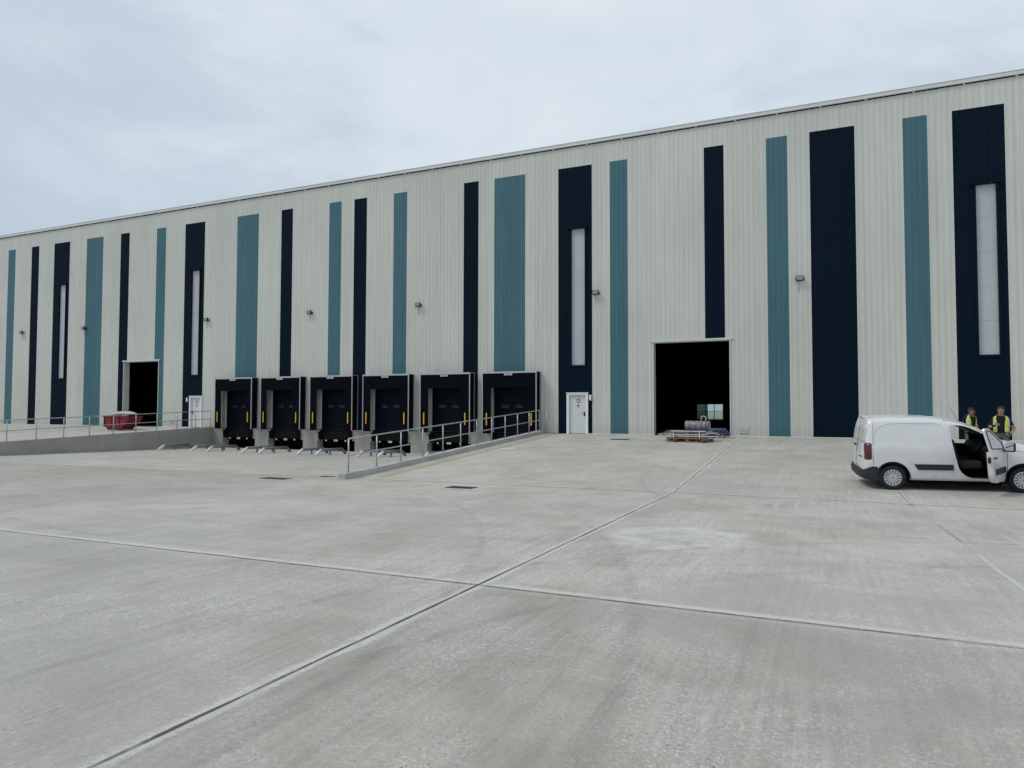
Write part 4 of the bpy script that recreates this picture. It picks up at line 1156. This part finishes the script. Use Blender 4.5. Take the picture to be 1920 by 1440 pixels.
def person(loc, rz, scale, label, skin, nd, fwd_, arms, cap):
    r = bpy.data.objects.new('person', None); link(r); r.location = loc; r.rotation_euler = (0, 0, rz); r.scale = (scale,)*3
    tag(r, label, 'person', None)
    # faces -Y. x to the person's left is +x here
    hp = Vector((0, -.02, 1.66))
    J = [((0, .0, .95), (.155, .11)), ((0, .0, 1.08), (.145, .105)), ((0, .01, 1.24), (.165, .115)), ((0, .015, 1.38), (.17, .105)), ((0, .01, 1.465), (.085, .07)), ((0, .0-fwd_*.5, 1.53-nd), .058), ((0, -.01-fwd_, 1.60-nd), (.070, .082)), ((0, -.012-fwd_, 1.68-nd), (.076, .095)), ((0, -.005-fwd_, 1.745-nd), (.062, .075)),
         ((.10, .0, .90), .088), ((.115, -.01, .70), .078), ((.12, -.02, .50), .056), ((.125, .0, .30), .056), ((.13, .01, .10), .038), ((.135, -.02, .05), .042), ((.145, -.14, .035), .035),
         ((-.10, .0, .90), .088), ((-.115, -.01, .70), .078), ((-.12, -.02, .50), .056), ((-.125, .0, .30), .056), ((-.13, .01, .10), .038), ((-.135, -.02, .05), .042), ((-.145, -.14, .035), .035)]
    E = [(0, 1), (1, 2), (2, 3), (3, 4), (4, 5), (5, 6), (6, 7), (7, 8), (0, 9), (9, 10), (10, 11), (11, 12), (12, 13), (13, 14), (14, 15), (0, 16), (16, 17), (17, 18), (18, 19), (19, 20), (20, 21), (21, 22)]
    hands = []
    for s, (sh, el, wr, hd) in zip((1, -1), arms):
        b = len(J)
        J += [((s*.165, .01, 1.41), .062), (sh, .055), (el, .043), (wr, .029), (hd, (.036, .022))]
        E += [(3, b), (b, b+1), (b+1, b+2), (b+2, b+3), (b+3, b+4)]
        hands.append((s, Vector(wr), Vector(hd)))
    def cls(c):
        if c.z > 1.515-nd and abs(c.x) < .1: return 0
        if c.z < .13: return 3
        if abs(c.x) > .205 and not (c.z > 1.20 and abs(c.x) < .32): return 0
        if c.z < .98: return 2 if c.z > .50 else 0
        return 1
    b = skinned('body', J, E, [skin, M['tee'], M['shorts'], M['boot']], cls); b.parent = r
    # fingers
    for s, wr, hd in hands:
        d = (hd-wr).normalized(); side = d.cross(Vector((0, -1, 0))).normalized() if abs(d.y) < .9 else Vector((1, 0, 0)); nrm_ = side.cross(d)
        for k, L in enumerate((.060, .070, .066, .052)):
            o_ = side*(k-1.5)*.018; p0 = hd+o_+d*.02
            MB().tube([p0, p0+d*L*.5-nrm_*.008, p0+d*L*.8-nrm_*.026, p0+d*L*.9-nrm_*.045], [.0095, .009, .0085, .006], 8).build('finger', skin, b)
        p0 = hd-side*.034-d*.01
        MB().tube([p0, p0-side*.022+d*.025-nrm_*.01, p0-side*.02+d*.055-nrm_*.02], [.011, .010, .007], 8).build('thumb', skin, b)
    # face
    hr = empty('face', (0, -fwd_, 1.67-nd)); hr.parent = r; hr.rotation_euler = (0, 0, 0)
    MB().tube([(0, -.098, .035), (0, -.118, .0), (0, -.108, -.018)], [.008, .015, .010], 8).build('nose', skin, hr)
    for s in (-1, 1):
        mb = MB(); bmesh.ops.create_uvsphere(mb.b, u_segments=10, v_segments=8, radius=.010, matrix=Matrix.Translation((s*.030, -.092, .030))); mb.build('eye', M['eye'], hr)
        MB().box(s*.030-.016, -.104, .046, s*.030+.016, -.094, .052).build('eyebrow', M['hair'], hr)
        mb = MB(); bmesh.ops.create_uvsphere(mb.b, u_segments=10, v_segments=8, radius=.03, matrix=Matrix.Translation((s*.079, .0, .01)) @ Matrix.Diagonal((.35, .7, 1.05, 1))); mb.build('ear', skin, hr)
    MB().box(-.022, -.101, -.052, .022, -.092, -.043, .003).build('mouth', M['lips'], hr)
    mb = MB(); bmesh.ops.create_uvsphere(mb.b, u_segments=24, v_segments=16, radius=.1, matrix=Matrix.Translation((0, .014-fwd_, 1.715-nd)) @ Matrix.Diagonal((.86, 1.0, .82, 1)))
    for v in mb.b.verts:
        v.co += Vector((math.sin(v.co.x*90), math.cos(v.co.z*110), math.sin(v.co.y*95)))*.0035
        if v.co.y < -.045-fwd_ and v.co.z < 1.735-nd: v.co.y = -.045-fwd_
    h = mb.build('hair', M['hair'], r)
    for p in h.data.polygons: p.use_smooth = True
    if cap:
        pk = MB(); pk.prism([(-.06, -.07-fwd_), (-.05, -.14-fwd_), (0, -.16-fwd_), (.05, -.14-fwd_), (.06, -.07-fwd_)], 1.735-nd, 1.743-nd, 'z'); pk.build('cap_peak', M['hair'], r)
    # open vest: shell round the torso with a gap at the front
    rows = [(1.005, .185, .145), (1.10, .180, .140), (1.22, .192, .148), (1.33, .198, .146), (1.41, .185, .128), (1.455, .135, .098)]
    mb = MB(); g = []; n = 28; a0 = R(28)
    zs = []
    for i in range(len(rows)-1):
        for k in range(4): t = k/4; zs.append([rows[i][q]*(1-t)+rows[i+1][q]*t for q in range(3)])
    zs.append(list(rows[-1]))
    for z, rx, ry in zs:
        gap = a0*(1 if z < 1.3 else 1+.5*(z-1.3)/.15); row = []
        for k in range(n+1):
            a = gap+(2*math.pi-2*gap)*k/n; w_ = 1+.02*math.sin(k*1.9+z*20)
            row.append(mb.b.verts.new((rx*math.sin(a)*w_, .01-ry*math.cos(a)*w_, z)))
        g.append(row)
    for i in range(len(g)-1):
        for k in range(n):
            zc = (zs[i][0]+zs[i+1][0])/2; ang = abs(k+.5-n/2)/(n/2)
            arm = .36 < ang < .64 and zc > 1.27
            if arm: continue
            f = mb.b.faces.new((g[i][k], g[i][k+1], g[i+1][k+1], g[i+1][k])); f.smooth = True
            f.material_index = 1 if (1.075 < zc < 1.125 or (.74 < ang < .84 and zc > 1.13)) else 0
    v = mb.build('vest', [M['hiviz'], M['reflect']], r); md = v.modifiers.new('s', 'SOLIDIFY'); md.thickness = .008; md.offset = 1
    return r
gx1, gy1 = 4.36, 26.3; gx2, gy2 = 4.93, 25.0
person((gx2, gy2, gout(gx2, gy2)), R(-14), 1.065, 'person in black shirt and open yellow vest, hand on hip, behind the open van door', M['skin'], .055, .02,
       [((.235, .02, 1.22), (.305, .05, 1.10), (.22, -.09, .98), (.19, -.10, .97)), ((-.235, -.02, 1.24), (-.27, -.05, 1.14), (-.16, -.20, 1.18), (-.11, -.22, 1.20))], False)
person((gx1, gy1, gout(gx1, gy1)), R(38), 1.02, 'person in black shirt and yellow vest standing farther back, left of the open van door', M['skin2'], .085, .05,
       [((.24, .02, 1.22), (.27, .02, 1.12), (.27, -.06, .90), (.265, -.08, .83)), ((-.235, .02, 1.22), (-.26, .02, 1.12), (-.22, -.10, .92), (-.20, -.13, .86))], True)
# ------------------------------------------------------------------ world, sun, camera
w = bpy.data.worlds.new('World'); S.world = w; w.use_nodes = True
nt = w.node_tree; nt.nodes.clear()
out = nt.nodes.new('ShaderNodeOutputWorld')
SUN_EL, SUN_AZ = 52, 235      # azimuth clockwise from +Y: behind the camera and to the left
sky = nt.nodes.new('ShaderNodeTexSky'); sky.sky_type = 'NISHITA'; sky.sun_disc = False
sky.sun_elevation = R(SUN_EL); sky.sun_rotation = R(SUN_AZ); sky.air_density = 1; sky.dust_density = 2
bg1 = nt.nodes.new('ShaderNodeBackground'); bg1.inputs[1].default_value = .10
nt.links.new(sky.outputs[0], bg1.inputs[0])
tc = nt.nodes.new('ShaderNodeTexCoord')
mp = nt.nodes.new('ShaderNodeMapping'); mp.inputs['Scale'].default_value = (1, 1, 2.2); mp.inputs['Location'].default_value = (.35, .1, .2)
nt.links.new(tc.outputs['Generated'], mp.inputs[0])
big = noise(nt, mp.outputs[0], 1.35, 4, .5, .3); det = noise(nt, mp.outputs[0], 4.2, 7, .62, .5)
sm = mathn(nt, 'ADD', mathn(nt, 'MULTIPLY', big, .26), mathn(nt, 'MULTIPLY', det, .24)); sm = mathn(nt, 'ADD', sm, .252)
sxyz = nt.nodes.new('ShaderNodeSeparateXYZ'); nt.links.new(tc.outputs['Generated'], sxyz.inputs[0])
lr = mathn(nt, 'MULTIPLY_ADD', sxyz.outputs[0], .9135, mathn(nt, 'MULTIPLY', sxyz.outputs[1], .407))   # -1 west .. 1 east
tone = mathn(nt, 'ADD', sm, mathn(nt, 'MULTIPLY', mathn(nt, 'MULTIPLY', mathn(nt, 'ABSOLUTE', mathn(nt, 'ADD', lr, -.06)), -.16), 1))
tone = mathn(nt, 'ADD', tone, mathn(nt, 'MULTIPLY', sxyz.outputs[2], .10))
cl = ramp(nt, tone, [(.37, (.49, .58, .70)), (.45, (.585, .67, .765)), (.52, (.70, .785, .86)), (.62, (.81, .865, .93))])
bg2 = nt.nodes.new('ShaderNodeBackground'); nt.links.new(cl, bg2.inputs[0]); bg2.inputs[1].default_value = 1.0
mx = nt.nodes.new('ShaderNodeMixShader'); mx.inputs[0].default_value = .93
nt.links.new(bg1.outputs[0], mx.inputs[1]); nt.links.new(bg2.outputs[0], mx.inputs[2]); nt.links.new(mx.outputs[0], out.inputs[0])
sd = bpy.data.lights.new('sun', 'SUN'); sd.energy = 1.3; sd.angle = R(16); sd.color = (1, .955, .88)
so = link(bpy.data.objects.new('sun', sd))
dirv = Vector((math.sin(R(SUN_AZ))*math.cos(R(SUN_EL)), math.cos(R(SUN_AZ))*math.cos(R(SUN_EL)), math.sin(R(SUN_EL))))
so.rotation_euler = (-dirv).to_track_quat('-Z', 'Y').to_euler()

cd = bpy.data.cameras.new('camera'); cd.sensor_width = 36; cd.lens = 36*1300/1920; cd.clip_end = 3000; cd.clip_start = .05
co = link(bpy.data.objects.new('camera', cd)); S.camera = co
# world axes written in camera axes (x right, y down, z forward), solved from the facade's vanishing points
up = Vector((70, -35300, 1300)).normalized()
Lx = Vector((-2920, 42, 1300)).normalized(); Lx = (Lx-up*Lx.dot(up)).normalized()
Rx = -Lx; Ny = Rx.cross(up)
if Ny.z < 0: Ny = -Ny
cx = Vector((Rx.x, Ny.x, up.x)); cy = -Vector((Rx.y, Ny.y, up.y)); cz = -Vector((Rx.z, Ny.z, up.z))
mat = Matrix((cx, cy, cz)).transposed().to_4x4(); mat.translation = (0, 0, EYE)
co.matrix_world = mat
S.view_settings.view_transform = 'Standard'; S.view_settings.look = 'None'; S.view_settings.gamma = 1
S.view_settings.exposure = 0
S.cycles.max_bounces = 6
